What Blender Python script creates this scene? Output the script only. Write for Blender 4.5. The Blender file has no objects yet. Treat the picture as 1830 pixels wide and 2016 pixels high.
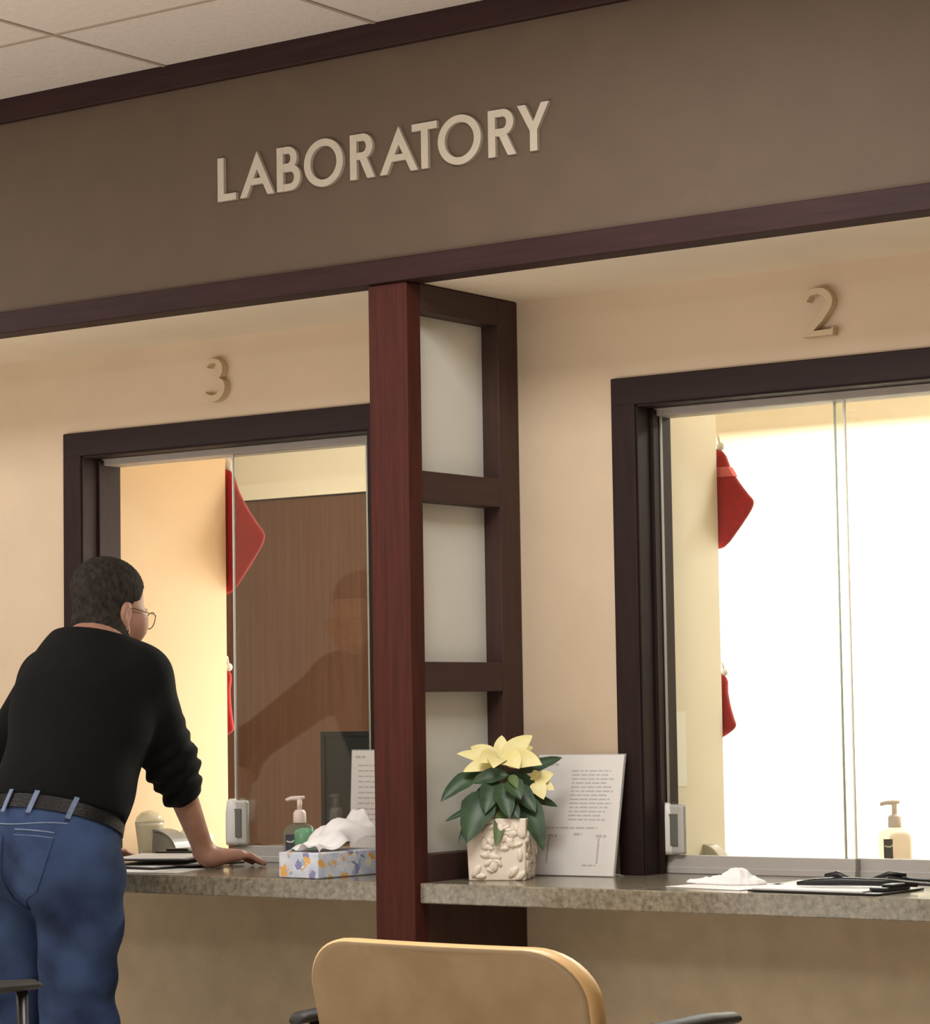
import bpy, bmesh, math, random
import numpy as np
from mathutils import Vector, Matrix
random.seed(7)
PI = math.pi
scene = bpy.context.scene
col = scene.collection

# ------------------------------------------------------------------ materials
def lin(c):
    return tuple(((v/255)/12.92 if v/255 <= .04045 else ((v/255+.055)/1.055)**2.4) for v in c)
def mat(name, rgb, rough=.6, var=.0, scale=20., stretch=(1, 1, 1), bump=0., bscale=200., rgb2=None, metal=0., spec=.5,
        trans=0., emit=0., coat=0., lo=.3, hi=.7, detail=4., sheen=0., sss=0.):
    m = bpy.data.materials.new(name); m.use_nodes = True
    nt = m.node_tree; N = nt.nodes; L = nt.links
    b = N['Principled BSDF']
    c1 = lin(rgb)
    c2 = lin(rgb2) if rgb2 else tuple(max(0, v*(1-var)) for v in c1)
    if rgb2 is None: c1 = tuple(min(1, v*(1+var*.6)) for v in c1)
    tc = N.new('ShaderNodeTexCoord'); mp = N.new('ShaderNodeMapping'); L.new(tc.outputs['Object'], mp.inputs['Vector'])
    mp.inputs['Scale'].default_value = stretch
    nz = N.new('ShaderNodeTexNoise'); nz.inputs['Scale'].default_value = scale; nz.inputs['Detail'].default_value = detail
    L.new(mp.outputs['Vector'], nz.inputs['Vector'])
    cr = N.new('ShaderNodeValToRGB'); cr.color_ramp.elements[0].position = lo; cr.color_ramp.elements[1].position = hi
    cr.color_ramp.elements[0].color = (*c2, 1); cr.color_ramp.elements[1].color = (*c1, 1)
    L.new(nz.outputs['Fac'], cr.inputs['Fac']); L.new(cr.outputs['Color'], b.inputs['Base Color'])
    b.inputs['Roughness'].default_value = rough; b.inputs['Metallic'].default_value = metal
    b.inputs['Specular IOR Level'].default_value = spec
    b.inputs['Transmission Weight'].default_value = trans
    b.inputs['Coat Weight'].default_value = coat
    b.inputs['Sheen Weight'].default_value = sheen
    if sss:
        b.inputs['Subsurface Weight'].default_value = sss; b.inputs['Subsurface Scale'].default_value = .01
    if emit:
        L.new(cr.outputs['Color'], b.inputs['Emission Color']); b.inputs['Emission Strength'].default_value = emit
    if bump:
        n2 = N.new('ShaderNodeTexNoise'); n2.inputs['Scale'].default_value = bscale; n2.inputs['Detail'].default_value = 3
        L.new(mp.outputs['Vector'], n2.inputs['Vector'])
        bp = N.new('ShaderNodeBump'); bp.inputs['Strength'].default_value = bump; bp.inputs['Distance'].default_value = .004
        L.new(n2.outputs['Fac'], bp.inputs['Height']); L.new(bp.outputs['Normal'], b.inputs['Normal'])
    return m
def glass_mat(name, tint=(.97, 1, .98), gloss=.08, rough=.02):
    m = bpy.data.materials.new(name); m.use_nodes = True
    nt = m.node_tree; N = nt.nodes; L = nt.links
    N.remove(N['Principled BSDF'])
    tr = N.new('ShaderNodeBsdfTransparent'); tr.inputs['Color'].default_value = (*tint, 1)
    gl = N.new('ShaderNodeBsdfGlossy'); gl.inputs['Roughness'].default_value = rough
    fr = N.new('ShaderNodeFresnel'); fr.inputs['IOR'].default_value = 1.45
    mx = N.new('ShaderNodeMixShader')
    L.new(fr.outputs['Fac'], mx.inputs['Fac']); L.new(tr.outputs[0], mx.inputs[1]); L.new(gl.outputs[0], mx.inputs[2])
    L.new(mx.outputs[0], N['Material Output'].inputs['Surface'])
    return m
def clear_plastic(name, rgb, alpha=.5):
    m = mat(name, rgb, rough=.25, var=.03)
    nt = m.node_tree; N = nt.nodes; L = nt.links
    tr = N.new('ShaderNodeBsdfTransparent'); mx = N.new('ShaderNodeMixShader'); mx.inputs['Fac'].default_value = alpha
    L.new(tr.outputs[0], mx.inputs[1]); L.new(N['Principled BSDF'].outputs[0], mx.inputs[2])
    L.new(mx.outputs[0], N['Material Output'].inputs['Surface'])
    return m

M = {}
M['ceiling'] = mat('ceiling_tile', (212, 199, 187), .95, .06, 60, bump=.25, bscale=160)
M['tbar'] = mat('ceiling_tbar', (172, 154, 138), .7, .04)
M['fascia'] = mat('fascia_paint', (87, 70, 54), .75, .07, 9, bump=.12, bscale=300)
M['wall'] = mat('wall_paint', (213, 191, 164), .8, .035, 6, bump=.1, bscale=350)
M['wall_in'] = mat('station_paint', (242, 230, 208), .8, .02, 6)
M['soffit'] = mat('soffit_paint', (240, 224, 200), .85, .03, 6)
M['wall_in_dim'] = mat('station_paint_dim', (222, 196, 158), .8, .02, 6)  # station paint darkened to stand in for weaker light on this partition
M['kneewall'] = mat('kneewall_vinyl', (208, 191, 162), .75, .09, 14, bump=.15, bscale=250)
M['trim'] = mat('dark_trim_wood', (50, 29, 28), .6, .22, 9, spec=.2, stretch=(.6, 6, 9), bump=.08, bscale=60)
M['trimv'] = mat('dark_casing_wood', (44, 30, 29), .6, .2, 9, spec=.2, stretch=(8, 8, .6), bump=.08, bscale=60)
M['casing_h'] = mat('dark_head_wood', (44, 32, 31), .6, .2, 9, spec=.2, stretch=(.6, 8, 8), bump=.08, bscale=60)
M['mahog'] = mat('mahogany_post', (72, 32, 25), .55, .28, 11, spec=.2, stretch=(9, 9, .5), bump=.06, bscale=60)
M['mahog2'] = mat('mahogany_side', (62, 37, 31), .55, .22, 11, stretch=(9, 9, .5), bump=.06, bscale=60)
M['mahog3'] = mat('mahogany_rail', (60, 36, 30), .55, .22, 11, stretch=(9, .5, 9), bump=.06, bscale=60)
M['door'] = mat('door_wood', (106, 74, 58), .5, .16, 7, stretch=(9, 9, .35), rgb2=(90, 60, 46))
M['alu'] = mat('aluminium_track', (176, 166, 158), .5, .06)
M['rail'] = mat('pane_rail', (190, 186, 180), .35, .04)
M['glass'] = glass_mat('pane_glass')
M['edge'] = clear_plastic('glass_edge', (254, 250, 240), .85)
M['floor'] = mat('floor_bounce', (206, 198, 186), .6, .08, 8)  # pale tone chosen to bounce light upward; the floor stays out of view
M['wall_far'] = mat('far_wall_paint', (164, 152, 138), .9, .04, 6)
M['letter'] = mat('brushed_letter', (178, 166, 148), .5, .05, 40)
M['numeral'] = mat('brushed_numeral', (206, 184, 152), .45, .05, 40)
M['black'] = mat('black_plastic', (26, 24, 24), .4, .1)
M['screen'] = mat('monitor_black', (20, 20, 21), .5, .1)
M['white'] = mat('white_plastic', (238, 236, 230), .4, .02)
M['offwhite'] = mat('pump_plastic', (250, 228, 216), .4, .02)
M['grey'] = mat('grey_plastic', (112, 112, 104), .4, .05)
M['paper'] = mat('paper', (232, 228, 224), .8, .02, 30)
M['ink'] = mat('print_ink', (196, 192, 192), .9, .05)
M['inkd'] = mat('dark_ink', (70, 66, 70), .9, .05)
M['acrylic'] = clear_plastic('acrylic', (215, 214, 208), .35)
M['pot'] = mat('white_ceramic', (240, 228, 212), .35, .03, 15)
M['soil'] = mat('potting_soil', (60, 44, 32), .95, .3)
M['leaf'] = mat('green_leaf', (58, 88, 52), .45, .3, 25, rgb2=(36, 58, 36))
M['leaf2'] = mat('pale_green_leaf', (92, 112, 62), .5, .2, 25)
M['bract'] = mat('cream_bract', (250, 240, 184), .6, .1, 25, rgb2=(240, 226, 150))
M['stem'] = mat('plant_stem', (98, 104, 60), .6, .15)
M['red'] = mat('red_felt', (176, 22, 26), .9, .15, 60, bump=.5, bscale=400, sheen=.3)
M['pink'] = mat('pink_band', (236, 120, 120), .9, .1, 60)
M['fur'] = mat('white_fluff', (250, 244, 236), .95, .05, 60, bump=.6, bscale=500)
M['gel_green'] = mat('green_gel', (134, 216, 158), .2, .06, 20)
M['gel_clear'] = clear_plastic('clear_bottle', (150, 164, 150), .28)
M['amber'] = clear_plastic('clear_gel_bottle', (250, 226, 200), .4)
M['label'] = mat('bottle_label', (70, 76, 84), .5, .3, 120)
M['tissue'] = mat('tissue', (246, 243, 242), .9, .02, 30)
M['skin'] = mat('skin', (172, 126, 106), .5, .1, 30, bump=.12, bscale=350, sss=.05)
M['hair'] = mat('short_hair', (62, 55, 48), .9, .3, 90, spec=.2, stretch=(1, 1, .6), bump=.9, bscale=380, rgb2=(30, 27, 25))
M['shirt'] = mat('black_knit', (10, 9.5, 11), .9, .15, 60, bump=.35, bscale=700, spec=.2)
M['belt'] = mat('belt_leather', (20, 17, 17), .5, .3, 60, spec=.3, bump=.5, bscale=150)
M['gold'] = mat('gold_metal', (220, 190, 130), .3, .03, metal=.9)
M['wire'] = mat('glasses_wire', (120, 96, 60), .35, .05, metal=.6)
M['shoe'] = mat('shoe_leather', (40, 34, 30), .5, .1)
M['leather'] = mat('tan_vinyl', (148, 124, 90), .42, .08, 14, bump=.1, bscale=260, rgb2=(134, 110, 77))
M['piping'] = mat('tan_edge', (226, 186, 130), .4, .05, 14)
M['chairblack'] = mat('black_frame', (30, 27, 25), .35, .1)
M['seatgray'] = mat('armpad', (36, 34, 33), .55, .1)
M['yellow'] = mat('yellow_plastic', (250, 205, 20), .4, .02)
M['markred'] = mat('red_plastic', (232, 64, 66), .4, .02)
M['brown'] = mat('brown_plastic', (96, 58, 42), .4, .05)
M['folder'] = mat('black_folder', (34, 28, 26), .5, .1)
M['switch'] = mat('notice_paper', (250, 246, 232), .7, .02)

def denim():
    m = mat('denim', (64, 84, 122), .9, .2, 6, rgb2=(36, 47, 74), bump=.3, bscale=700, lo=.35, hi=.68, sheen=.0, spec=.2)
    return m
M['denim'] = denim()
M['stitch'] = mat('denim_edge', (116, 132, 160), .9, .2, 60)
def stone():
    m = mat('granite', (132, 124, 108), .16, .1, 60)
    nt = m.node_tree; N = nt.nodes; L = nt.links; b = N['Principled BSDF']
    nz = [n for n in N if n.type == 'TEX_NOISE'][0]
    vo = N.new('ShaderNodeTexVoronoi'); vo.inputs['Scale'].default_value = 160
    tc = [n for n in N if n.type == 'TEX_COORD'][0]; L.new(tc.outputs['Object'], vo.inputs['Vector'])
    nz.inputs['Scale'].default_value = 90
    cr = [n for n in N if n.type == 'VALTORGB'][0]
    cr.color_ramp.elements[0].color = (*lin((106, 98, 84)), 1); cr.color_ramp.elements[1].color = (*lin((150, 141, 122)), 1)
    gt = N.new('ShaderNodeMath'); gt.operation = 'LESS_THAN'; gt.inputs[1].default_value = .12
    L.new(vo.outputs['Distance'], gt.inputs[0])
    mx = N.new('ShaderNodeMixRGB'); L.new(gt.outputs[0], mx.inputs['Fac']); L.new(cr.outputs['Color'], mx.inputs['Color1'])
    mx.inputs['Color2'].default_value = (*lin((190, 182, 160)), 1)
    L.new(mx.outputs['Color'], b.inputs['Base Color'])
    return m
M['granite'] = stone()
def frost():
    m = mat('frosted_glass', (250, 249, 240), .35, .04, 4)
    nt = m.node_tree; N = nt.nodes; L = nt.links
    tl = N.new('ShaderNodeBsdfTranslucent'); tl.inputs['Color'].default_value = (*lin((214, 214, 200)), 1)
    mx = N.new('ShaderNodeMixShader'); mx.inputs['Fac'].default_value = .2
    L.new(N['Principled BSDF'].outputs[0], mx.inputs[1]); L.new(tl.outputs[0], mx.inputs[2])
    L.new(mx.outputs[0], N['Material Output'].inputs['Surface'])
    return m
M['frost'] = frost()
def floral():
    m = mat('floral_card', (198, 208, 228), .5, .1, 30, rgb2=(232, 236, 242))
    nt = m.node_tree; N = nt.nodes; L = nt.links; b = N['Principled BSDF']
    base = [n for n in N if n.type == 'VALTORGB'][0].outputs['Color']
    tc = [n for n in N if n.type == 'TEX_COORD'][0]
    for sc, th, rgb, off in ((24, .32, (240, 182, 104), 0.), (21, .29, (142, 146, 190), 7.3), (30, .22, (172, 186, 208), 3.1), (27, .2, (252, 240, 214), 5.7)):
        mp = N.new('ShaderNodeMapping'); mp.inputs['Location'].default_value = (off, off*.7, off*.3)
        nd = N.new('ShaderNodeTexNoise'); nd.inputs['Scale'].default_value = 45; L.new(tc.outputs['Object'], nd.inputs['Vector'])
        vm = N.new('ShaderNodeVectorMath'); vm.operation = 'MULTIPLY_ADD'; L.new(nd.outputs['Color'], vm.inputs[0]); vm.inputs[1].default_value = (.045, .045, .045); L.new(tc.outputs['Object'], vm.inputs[2])
        L.new(vm.outputs[0], mp.inputs['Vector'])
        vo = N.new('ShaderNodeTexVoronoi'); vo.inputs['Scale'].default_value = sc; L.new(mp.outputs['Vector'], vo.inputs['Vector'])
        lt = N.new('ShaderNodeMath'); lt.operation = 'LESS_THAN'; lt.inputs[1].default_value = th; L.new(vo.outputs['Distance'], lt.inputs[0])
        mx = N.new('ShaderNodeMixRGB'); L.new(lt.outputs[0], mx.inputs['Fac']); L.new(base, mx.inputs['Color1'])
        mx.inputs['Color2'].default_value = (*lin(rgb), 1); base = mx.outputs['Color']
    L.new(base, b.inputs['Base Color'])
    return m
M['floral'] = floral()

# ------------------------------------------------------------------ mesh helpers
def obj(name, bm, m, parent=None, smooth=False, bevel=0., seg=2):
    me = bpy.data.meshes.new(name)
    if isinstance(bm, bmesh.types.BMesh):
        bmesh.ops.recalc_face_normals(bm, faces=bm.faces); bm.to_mesh(me); bm.free()
    else:
        v, f = bm; me.from_pydata([tuple(map(float, p)) for p in v], [], f)
    me.materials.append(M[m] if isinstance(m, str) else m)
    o = bpy.data.objects.new(name, me); col.objects.link(o)
    if parent:
        o.parent = parent
        o.matrix_parent_inverse = Matrix.Identity(4)
        w = wmat(parent)
        for vv in me.vertices: pass
        me.transform(w.inverted())
    if smooth:
        for p in me.polygons: p.use_smooth = True
    if bevel:
        md = o.modifiers.new('bevel', 'BEVEL'); md.width = bevel; md.segments = seg; md.limit_method = 'ANGLE'
    return o
def wmat(o):
    m = Matrix.LocRotScale(o.location, o.rotation_euler, o.scale)
    return wmat(o.parent) @ m if o.parent else m
def empty(name, loc=(0, 0, 0), rz=0.):
    o = bpy.data.objects.new(name, None); col.objects.link(o)
    o.location = loc; o.rotation_euler = (0, 0, rz); o.empty_display_size = .05
    return o
def tag(o, label, cat, group=None):
    o['label'] = label; o['category'] = cat
    if group: o['group'] = group
    return o
def struct(o, label=None):
    o['kind'] = 'structure'
    if label: o['label'] = label
    return o
def bx(bm, x0, x1, y0, y1, z0, z1, mtx=None):
    vs = [bm.verts.new((x, y, z)) for x in (x0, x1) for y in (y0, y1) for z in (z0, z1)]
    for f in ((0, 1, 3, 2), (4, 6, 7, 5), (0, 4, 5, 1), (2, 3, 7, 6), (0, 2, 6, 4), (1, 5, 7, 3)):
        bm.faces.new([vs[i] for i in f])
    if mtx is not None:
        for v in vs: v.co = mtx @ v.co
    return vs
def boxes(*bs, mtx=None):
    bm = bmesh.new()
    for b in bs: bx(bm, *b, mtx=mtx)
    return bm
def prism(bm, pts, y0, y1, T=None):
    """polygon in XZ extruded along Y"""
    T = T or (lambda p: p)
    a = [bm.verts.new(T((p[0], y0, p[1]))) for p in pts]; b = [bm.verts.new(T((p[0], y1, p[1]))) for p in pts]
    n = len(pts)
    bm.faces.new(a); bm.faces.new(b[::-1])
    for i in range(n): bm.faces.new((a[i], b[i], b[(i+1) % n], a[(i+1) % n]))
def ring(bm, outer, inner, y0, y1):
    """closed loop band (same point count) in XZ extruded along Y"""
    n = len(outer)
    V = [[bm.verts.new((p[0], y, p[1])) for p in loop] for loop in (outer, inner) for y in (y0, y1)]
    o0, o1, i0, i1 = V
    for k in range(n):
        j = (k+1) % n
        bm.faces.new((o0[k], o0[j], i0[j], i0[k])); bm.faces.new((o1[k], i1[k], i1[j], o1[j]))
        bm.faces.new((o0[k], o1[k], o1[j], o0[j])); bm.faces.new((i0[k], i0[j], i1[j], i1[k]))
def tube(bm, pts, r, n=10, cap=True, ry=None):
    pts = [Vector(p) for p in pts]; rs = r if isinstance(r, (list, tuple)) else [r]*len(pts)
    up = Vector((0, 0, 1)); prev = None; loops = []
    for i, p in enumerate(pts):
        t = (pts[min(i+1, len(pts)-1)]-pts[max(i-1, 0)]).normalized()
        if prev is None:
            a = t.orthogonal().normalized() if abs(t.dot(up)) > .95 else t.cross(up).normalized()
        else:
            a = (prev - t*prev.dot(t)).normalized()
        prev = a; b = t.cross(a)
        loops.append([bm.verts.new(p+a*math.cos(2*PI*k/n)*rs[i]+b*math.sin(2*PI*k/n)*(ry or 1)*rs[i]) for k in range(n)])
    for l0, l1 in zip(loops, loops[1:]):
        for k in range(n): bm.faces.new((l0[k], l0[(k+1) % n], l1[(k+1) % n], l1[k]))
    if cap: bm.faces.new(loops[0]); bm.faces.new(loops[-1][::-1])
def lathe(bm, prof, cx=0, cy=0, n=24, sx=1., sy=1., rz=0., sq=2.):
    """profile (r,z); sq>2 makes the plan a rounded square"""
    loops = []
    for r, z in prof:
        L_ = []
        for k in range(n):
            a = 2*PI*k/n; c, s = math.cos(a), math.sin(a)
            e = 2/sq; X = abs(c)**e*(1 if c >= 0 else -1)*r*sx; Y = abs(s)**e*(1 if s >= 0 else -1)*r*sy
            L_.append(bm.verts.new((cx+X*math.cos(rz)-Y*math.sin(rz), cy+X*math.sin(rz)+Y*math.cos(rz), z)))
        loops.append(L_)
    for l0, l1 in zip(loops, loops[1:]):
        for k in range(n): bm.faces.new((l0[k], l0[(k+1) % n], l1[(k+1) % n], l1[k]))
    bm.faces.new(loops[0]); bm.faces.new(loops[-1])
def blob(bm, c, r, seg=12, mtx=None):
    ret = bmesh.ops.create_uvsphere(bm, u_segments=seg, v_segments=max(6, seg//2), radius=1)
    for v in ret['verts']:
        v.co = Vector((v.co.x*r[0], v.co.y*r[1], v.co.z*r[2]))
        if mtx is not None: v.co = mtx @ v.co
        v.co += Vector(c)

# ------------------------------------------------------------------ signed-distance modelling (for the figure and soft things)
def capd(P, a, b, ra, rb):
    a = np.array(a, np.float32); b = np.array(b, np.float32); d = b-a
    t = np.clip(((P-a)@d)/float(d@d), 0, 1)
    return np.linalg.norm(P-a-t[:, None]*d, axis=1)-(ra+(rb-ra)*t)
def elld(P, c, r, Rm=None):
    q = P-np.array(c, np.float32)
    if Rm is not None: q = q@Rm
    r = np.array(r, np.float32)
    k0 = np.linalg.norm(q/r, axis=1); k1 = np.linalg.norm(q/(r*r), axis=1)+1e-9
    return k0*(k0-1)/k1
def smin(a, b, k):
    h = np.clip(.5+.5*(b-a)/k, 0, 1)
    return b+(a-b)*h-k*h*(1-h)
def smax(a, b, k): return -smin(-a, -b, k)
def net(f, lo, hi, h):
    """surface nets of f over the box, evaluated only near the surface"""
    lo = np.array(lo, np.float32); hi = np.array(hi, np.float32); B = 4
    nb = np.ceil((hi-lo)/(h*B)).astype(int); n = nb*B
    cg = np.stack(np.meshgrid(*[np.arange(k) for k in nb], indexing='ij'), -1).reshape(-1, 3)
    ctr = lo+(cg+.5)*h*B-.5*h
    dc = f(ctr.astype(np.float32))
    act = np.abs(dc) < h*B*1.5
    D = np.repeat(np.repeat(np.repeat(np.where(dc > 0, 1., -1.).astype(np.float32).reshape(nb), B, 0), B, 1), B, 2)
    off = np.stack(np.meshgrid(*[np.arange(B)]*3, indexing='ij'), -1).reshape(-1, 3)
    idx = (cg[act][:, None, :]*B+off[None]).reshape(-1, 3)
    D[idx[:, 0], idx[:, 1], idx[:, 2]] = f((lo+idx*h).astype(np.float32))
    S = D < 0
    cs = np.zeros((n[0]-1, n[1]-1, n[2]-1), np.int8)
    for i in (0, 1):
        for j in (0, 1):
            for k in (0, 1):
                cs += S[i:n[0]-1+i, j:n[1]-1+j, k:n[2]-1+k]
    cells = np.argwhere((cs > 0) & (cs < 8))
    cid = -np.ones(cs.shape, np.int32); cid[tuple(cells.T)] = np.arange(len(cells))
    cor = np.array([(i, j, k) for i in (0, 1) for j in (0, 1) for k in (0, 1)])
    val = np.stack([D[cells[:, 0]+c[0], cells[:, 1]+c[1], cells[:, 2]+c[2]] for c in cor], 1)
    acc = np.zeros((len(cells), 3)); cnt = np.zeros(len(cells))
    for a in range(8):
        for b in range(a+1, 8):
            if np.abs(cor[a]-cor[b]).sum() == 1:
                x = (val[:, a] < 0) != (val[:, b] < 0)
                t = val[x, a]/(val[x, a]-val[x, b])
                acc[x] += cor[a]+t[:, None]*(cor[b]-cor[a]); cnt[x] += 1
    V = lo+(cells+acc/cnt[:, None])*h
    F = []
    for ax in range(3):
        s0 = [slice(None)]*3; s1 = [slice(None)]*3; s0[ax] = slice(0, -1); s1[ax] = slice(1, None)
        A = S[tuple(s0)]; Bm = S[tuple(s1)]
        e = np.argwhere(A != Bm)
        u, v = [(1, 2), (2, 0), (0, 1)][ax]
        ok = (e[:, u] > 0) & (e[:, v] > 0) & (e[:, u] < n[u]-1) & (e[:, v] < n[v]-1); e = e[ok]
        du = np.zeros(3, int); du[u] = 1; dv = np.zeros(3, int); dv[v] = 1
        q = np.stack([cid[tuple((e-du-dv).T)], cid[tuple((e-dv).T)], cid[tuple(e.T)], cid[tuple((e-du).T)]], 1)
        fl = A[tuple(e.T)]
        q[~fl] = q[~fl][:, ::-1]
        F += q.tolist()
    return V, F

# ------------------------------------------------------------------ the setting
D = .452; H = .87
struct(obj('floor', boxes((-5.2, 4.2, -7.5, 3.2, -.05, 0)), 'floor'), 'floor out of view, toned pale to bounce light up')
ceil = struct(obj('ceiling', boxes((-5.2, 4.2, -7.5, 0, 2.87, 2.92)), 'ceiling'), 'off-white acoustic tile ceiling')
tb = []
for k in range(-6, 7):
    x = .037+.657*k; tb.append((x-.006, x+.006, -7.5, -.005, 2.867, 2.8715))
for k in range(0, 11):
    y = -.40-.657*k; tb.append((-5.2, 4.2, y-.006, y+.006, 2.8675, 2.8715))
g = obj('ceiling_grid', boxes(*tb), 'tbar', ceil)
struct(obj('wall_fascia', boxes((-5.2, 4.2, .006, .06, 2.26, 2.92)), 'fascia'), 'brown painted fascia above the counters')
struct(obj('trim_1', boxes((-5.2, 4.2, -.012, .03, 2.807, 2.8695)), 'trim', bevel=.003), 'dark wood strip along the top of the fascia')
struct(obj('trim_2', boxes((-5.2, 4.2, -.012, .06, 2.253, 2.309)), 'trim', bevel=.003), 'dark wood strip along the bottom of the fascia')
struct(obj('ceiling_soffit', boxes((-5.2, 4.2, .06, .6, 2.256, 2.3)), 'soffit'), 'cream soffit over the counters')
X3 = (-1.342, -.345); X2 = (.453, 1.46); ZH = 1.977
wl = obj('wall_station', boxes((-5.2, 4.2, D, .59, ZH, 2.62), (-5.2, X3[0], D, .59, H, ZH), (X3[1], X2[0], D, .59, H, ZH),
     (X2[1], 4.2, D, .59, H, ZH)), 'wall')
struct(wl, 'cream wall with the two service windows')
struct(obj('wall_under_counter', boxes((-5.2, 4.2, D, .59, 0, .82)), 'kneewall'), 'taupe knee wall below the counters')
struct(obj('ceiling_station', boxes((-5.2, 4.2, .59, 3.2, 2.6, 2.66)), 'wall_in'))
struct(obj('wall_back', boxes((-5.2, -3.36, 3.05, 3.15, 0, 2.6), (-3.36, -2.33, 3.05, 3.15, 2.1, 2.6), (-2.33, 4.2, 3.05, 3.15, 0, 2.6)), 'wall_in'), 'bright cream back wall of the stations')
struct(obj('wall_rear', boxes((-5.25, 4.25, -7.6, -7.5, 0, 2.9)), 'wall_far'), 'waiting room rear wall')
struct(obj('wall_waiting_left', boxes((-5.3, -5.2, -7.5, .45, 0, 2.9)), 'wall_far'))
struct(obj('wall_waiting_right', boxes((4.2, 4.3, -7.5, .45, 0, 2.9)), 'wall_far'))
struct(obj('wall_left', boxes((-5.25, -5.2, .59, 3.15, 0, 2.6)), 'wall_in'))
struct(obj('wall_right', boxes((4.2, 4.25, .59, 3.15, 0, 2.6)), 'wall_in'))
YP3 = 1.066; YP2 = .838
struct(obj('wall_partition_3', boxes((-1.46, -1.36, .59, YP3, 0, 2.6)), 'wall_in_dim'), 'cream partition inside window 3')
struct(obj('wall_partition_2', boxes((.34, .44, .59, YP2, 0, 2.6)), 'wall_in'), 'cream partition inside window 2')
dr = obj('door_1', boxes((-3.3, -2.345, 3.045, 3.09, 0, 2.085)), 'door', bevel=.003)
struct(dr, 'brown wood door in the back wall seen through window 3')
obj('door_frame', boxes((-3.36, -3.3, 3.03, 3.1, 0, 2.15), (-2.345, -2.29, 3.03, 3.1, 0, 2.15), (-3.36, -2.29, 3.03, 3.1, 2.09, 2.15)), 'wall_in', dr)

def window(n, x0, x1, paneA, paneB):
    w = struct(empty('window_%d' % n, ((x0+x1)/2, D, H)), 'dark wood framed service window under the number %d' % n)
    c = .066
    obj('casing', boxes((x0-c, x0, D-.016, D, H, ZH), (x1, x1+c, D-.016, D, H, ZH)), 'trimv', w, bevel=.003)
    obj('head_casing', boxes((x0-c, x1+c, D-.016, D, ZH-.002, ZH+.064)), 'casing_h', w, bevel=.003)
    obj('jamb', boxes((x0-.004, x0+.004, D-.01, .592, H, ZH), (x1-.004, x1+.004, D-.01, .592, H, ZH), (x0, x1, D-.01, .592, ZH-.006, ZH+.002)), 'trimv', w)
    obj('stop', boxes((x0+.004, x0+.012, .5, .515, H, ZH-.01)), 'trimv', w)
    obj('track', boxes((x0+.004, x1-.004, .52, .595, 1.954, ZH-.006), (x0+.004, x1-.004, .512, .52, 1.968, ZH-.006)), 'alu', w, bevel=.002)
    for (a, b, y) in ((*paneA, .545), (*paneB, .568)):
        p = obj('glass_pane', boxes((a+.004, b-.004, y-.003, y+.003, .912, 1.956)), 'glass', w)
        obj('pane_edge', boxes((a+.001, a+.0045, y-.003, y+.003, .912, 1.956), (b-.0045, b-.001, y-.003, y+.003, .912, 1.956)), 'edge', p)
        obj('bottom_rail', boxes((a, b, y-.010, y+.010, H+.0005, .913), (a, b, y-.013, y-.010, H+.0005, .886)), 'rail', p, bevel=.0015)
    a = paneA[0]
    lk = bmesh.new()
    lathe(lk, [(.020, .914), (.022, .925), (.022, 1.0), (.017, 1.03), (.008, 1.036)], a+.004, .528, sy=.6, n=20)
    lo = obj('lock', lk, 'white', w, smooth=True)
    obj('lock_plate', boxes((a+.006, a+.056, .522, .538, .915, 1.032)), mat('lock_plate_%d' % n, (196, 194, 186), .4, .03), lo, bevel=.006)
    obj('lock_insert', boxes((a+.017, a+.040, .519, .523, .935, 1.01)), 'grey', lo, bevel=.001)
    return w
window(3, *X3, (-.886, -.38), (-.4505, X3[1]-.006))
window(2, *X2, (X2[0]+.003, .952), (.909, X2[1]-.006))

# ------------------------------------------------------------------ counters
def counter(xa, xb, ox, name, label):
    bm = bmesh.new()
    pts = [(xa, .018), (xb, .018), (xb, D-.001), (ox[1]-.006, D-.001), (ox[1]-.006, 1.25), (ox[0]+.006, 1.25), (ox[0]+.006, D-.001), (xa, D-.001)]
    a = [bm.verts.new((x, y, H-.046)) for x, y in pts]; b = [bm.verts.new((x, y, H)) for x, y in pts]
    bm.faces.new(a[::-1]); bm.faces.new(b)
    for i in range(len(pts)): bm.faces.new((a[i], a[(i+1) % 8], b[(i+1) % 8], b[i]))
    return tag(obj(name, bm, 'granite', bevel=.003), label, 'counter', 'granite counters at the windows')
counter(-5.19, -.001, X3, 'countertop', 'grey speckled stone counter the man leans his hand on, under window 3')
counter(.113, 4.19, X2, 'countertop', 'grey speckled stone counter carrying the white flower pot, under window 2')

# ------------------------------------------------------------------ column screen
cs = tag(empty('column_screen', (.056, .22, 0)), 'tall dark wood column screen with three frosted panes between the two counters', 'room divider')
obj('front_post', boxes((0, .112, 0, .0535, 0, 2.2525)), 'mahog', cs, bevel=.003)
obj('back_stile', boxes((0, .1115, .369, D-.001, 0, 2.2525)), 'mahog2', cs, bevel=.002)
for z0, z1 in ((2.189, 2.2525), (1.747, 1.816), (1.305, 1.374)):
    obj('rail', boxes((.001, .111, .0535, .369, z0, z1)), 'mahog3', cs, bevel=.002)
obj('bottom_panel', boxes((.001, .111, .0535, .369, 0, .932)), 'mahog2', cs, bevel=.002)
for z0, z1 in ((1.816, 2.189), (1.374, 1.747), (.932, 1.305)):
    obj('frosted_pane', boxes((.054, .062, .0535, .369, z0, z1)), 'frost', cs)

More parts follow.
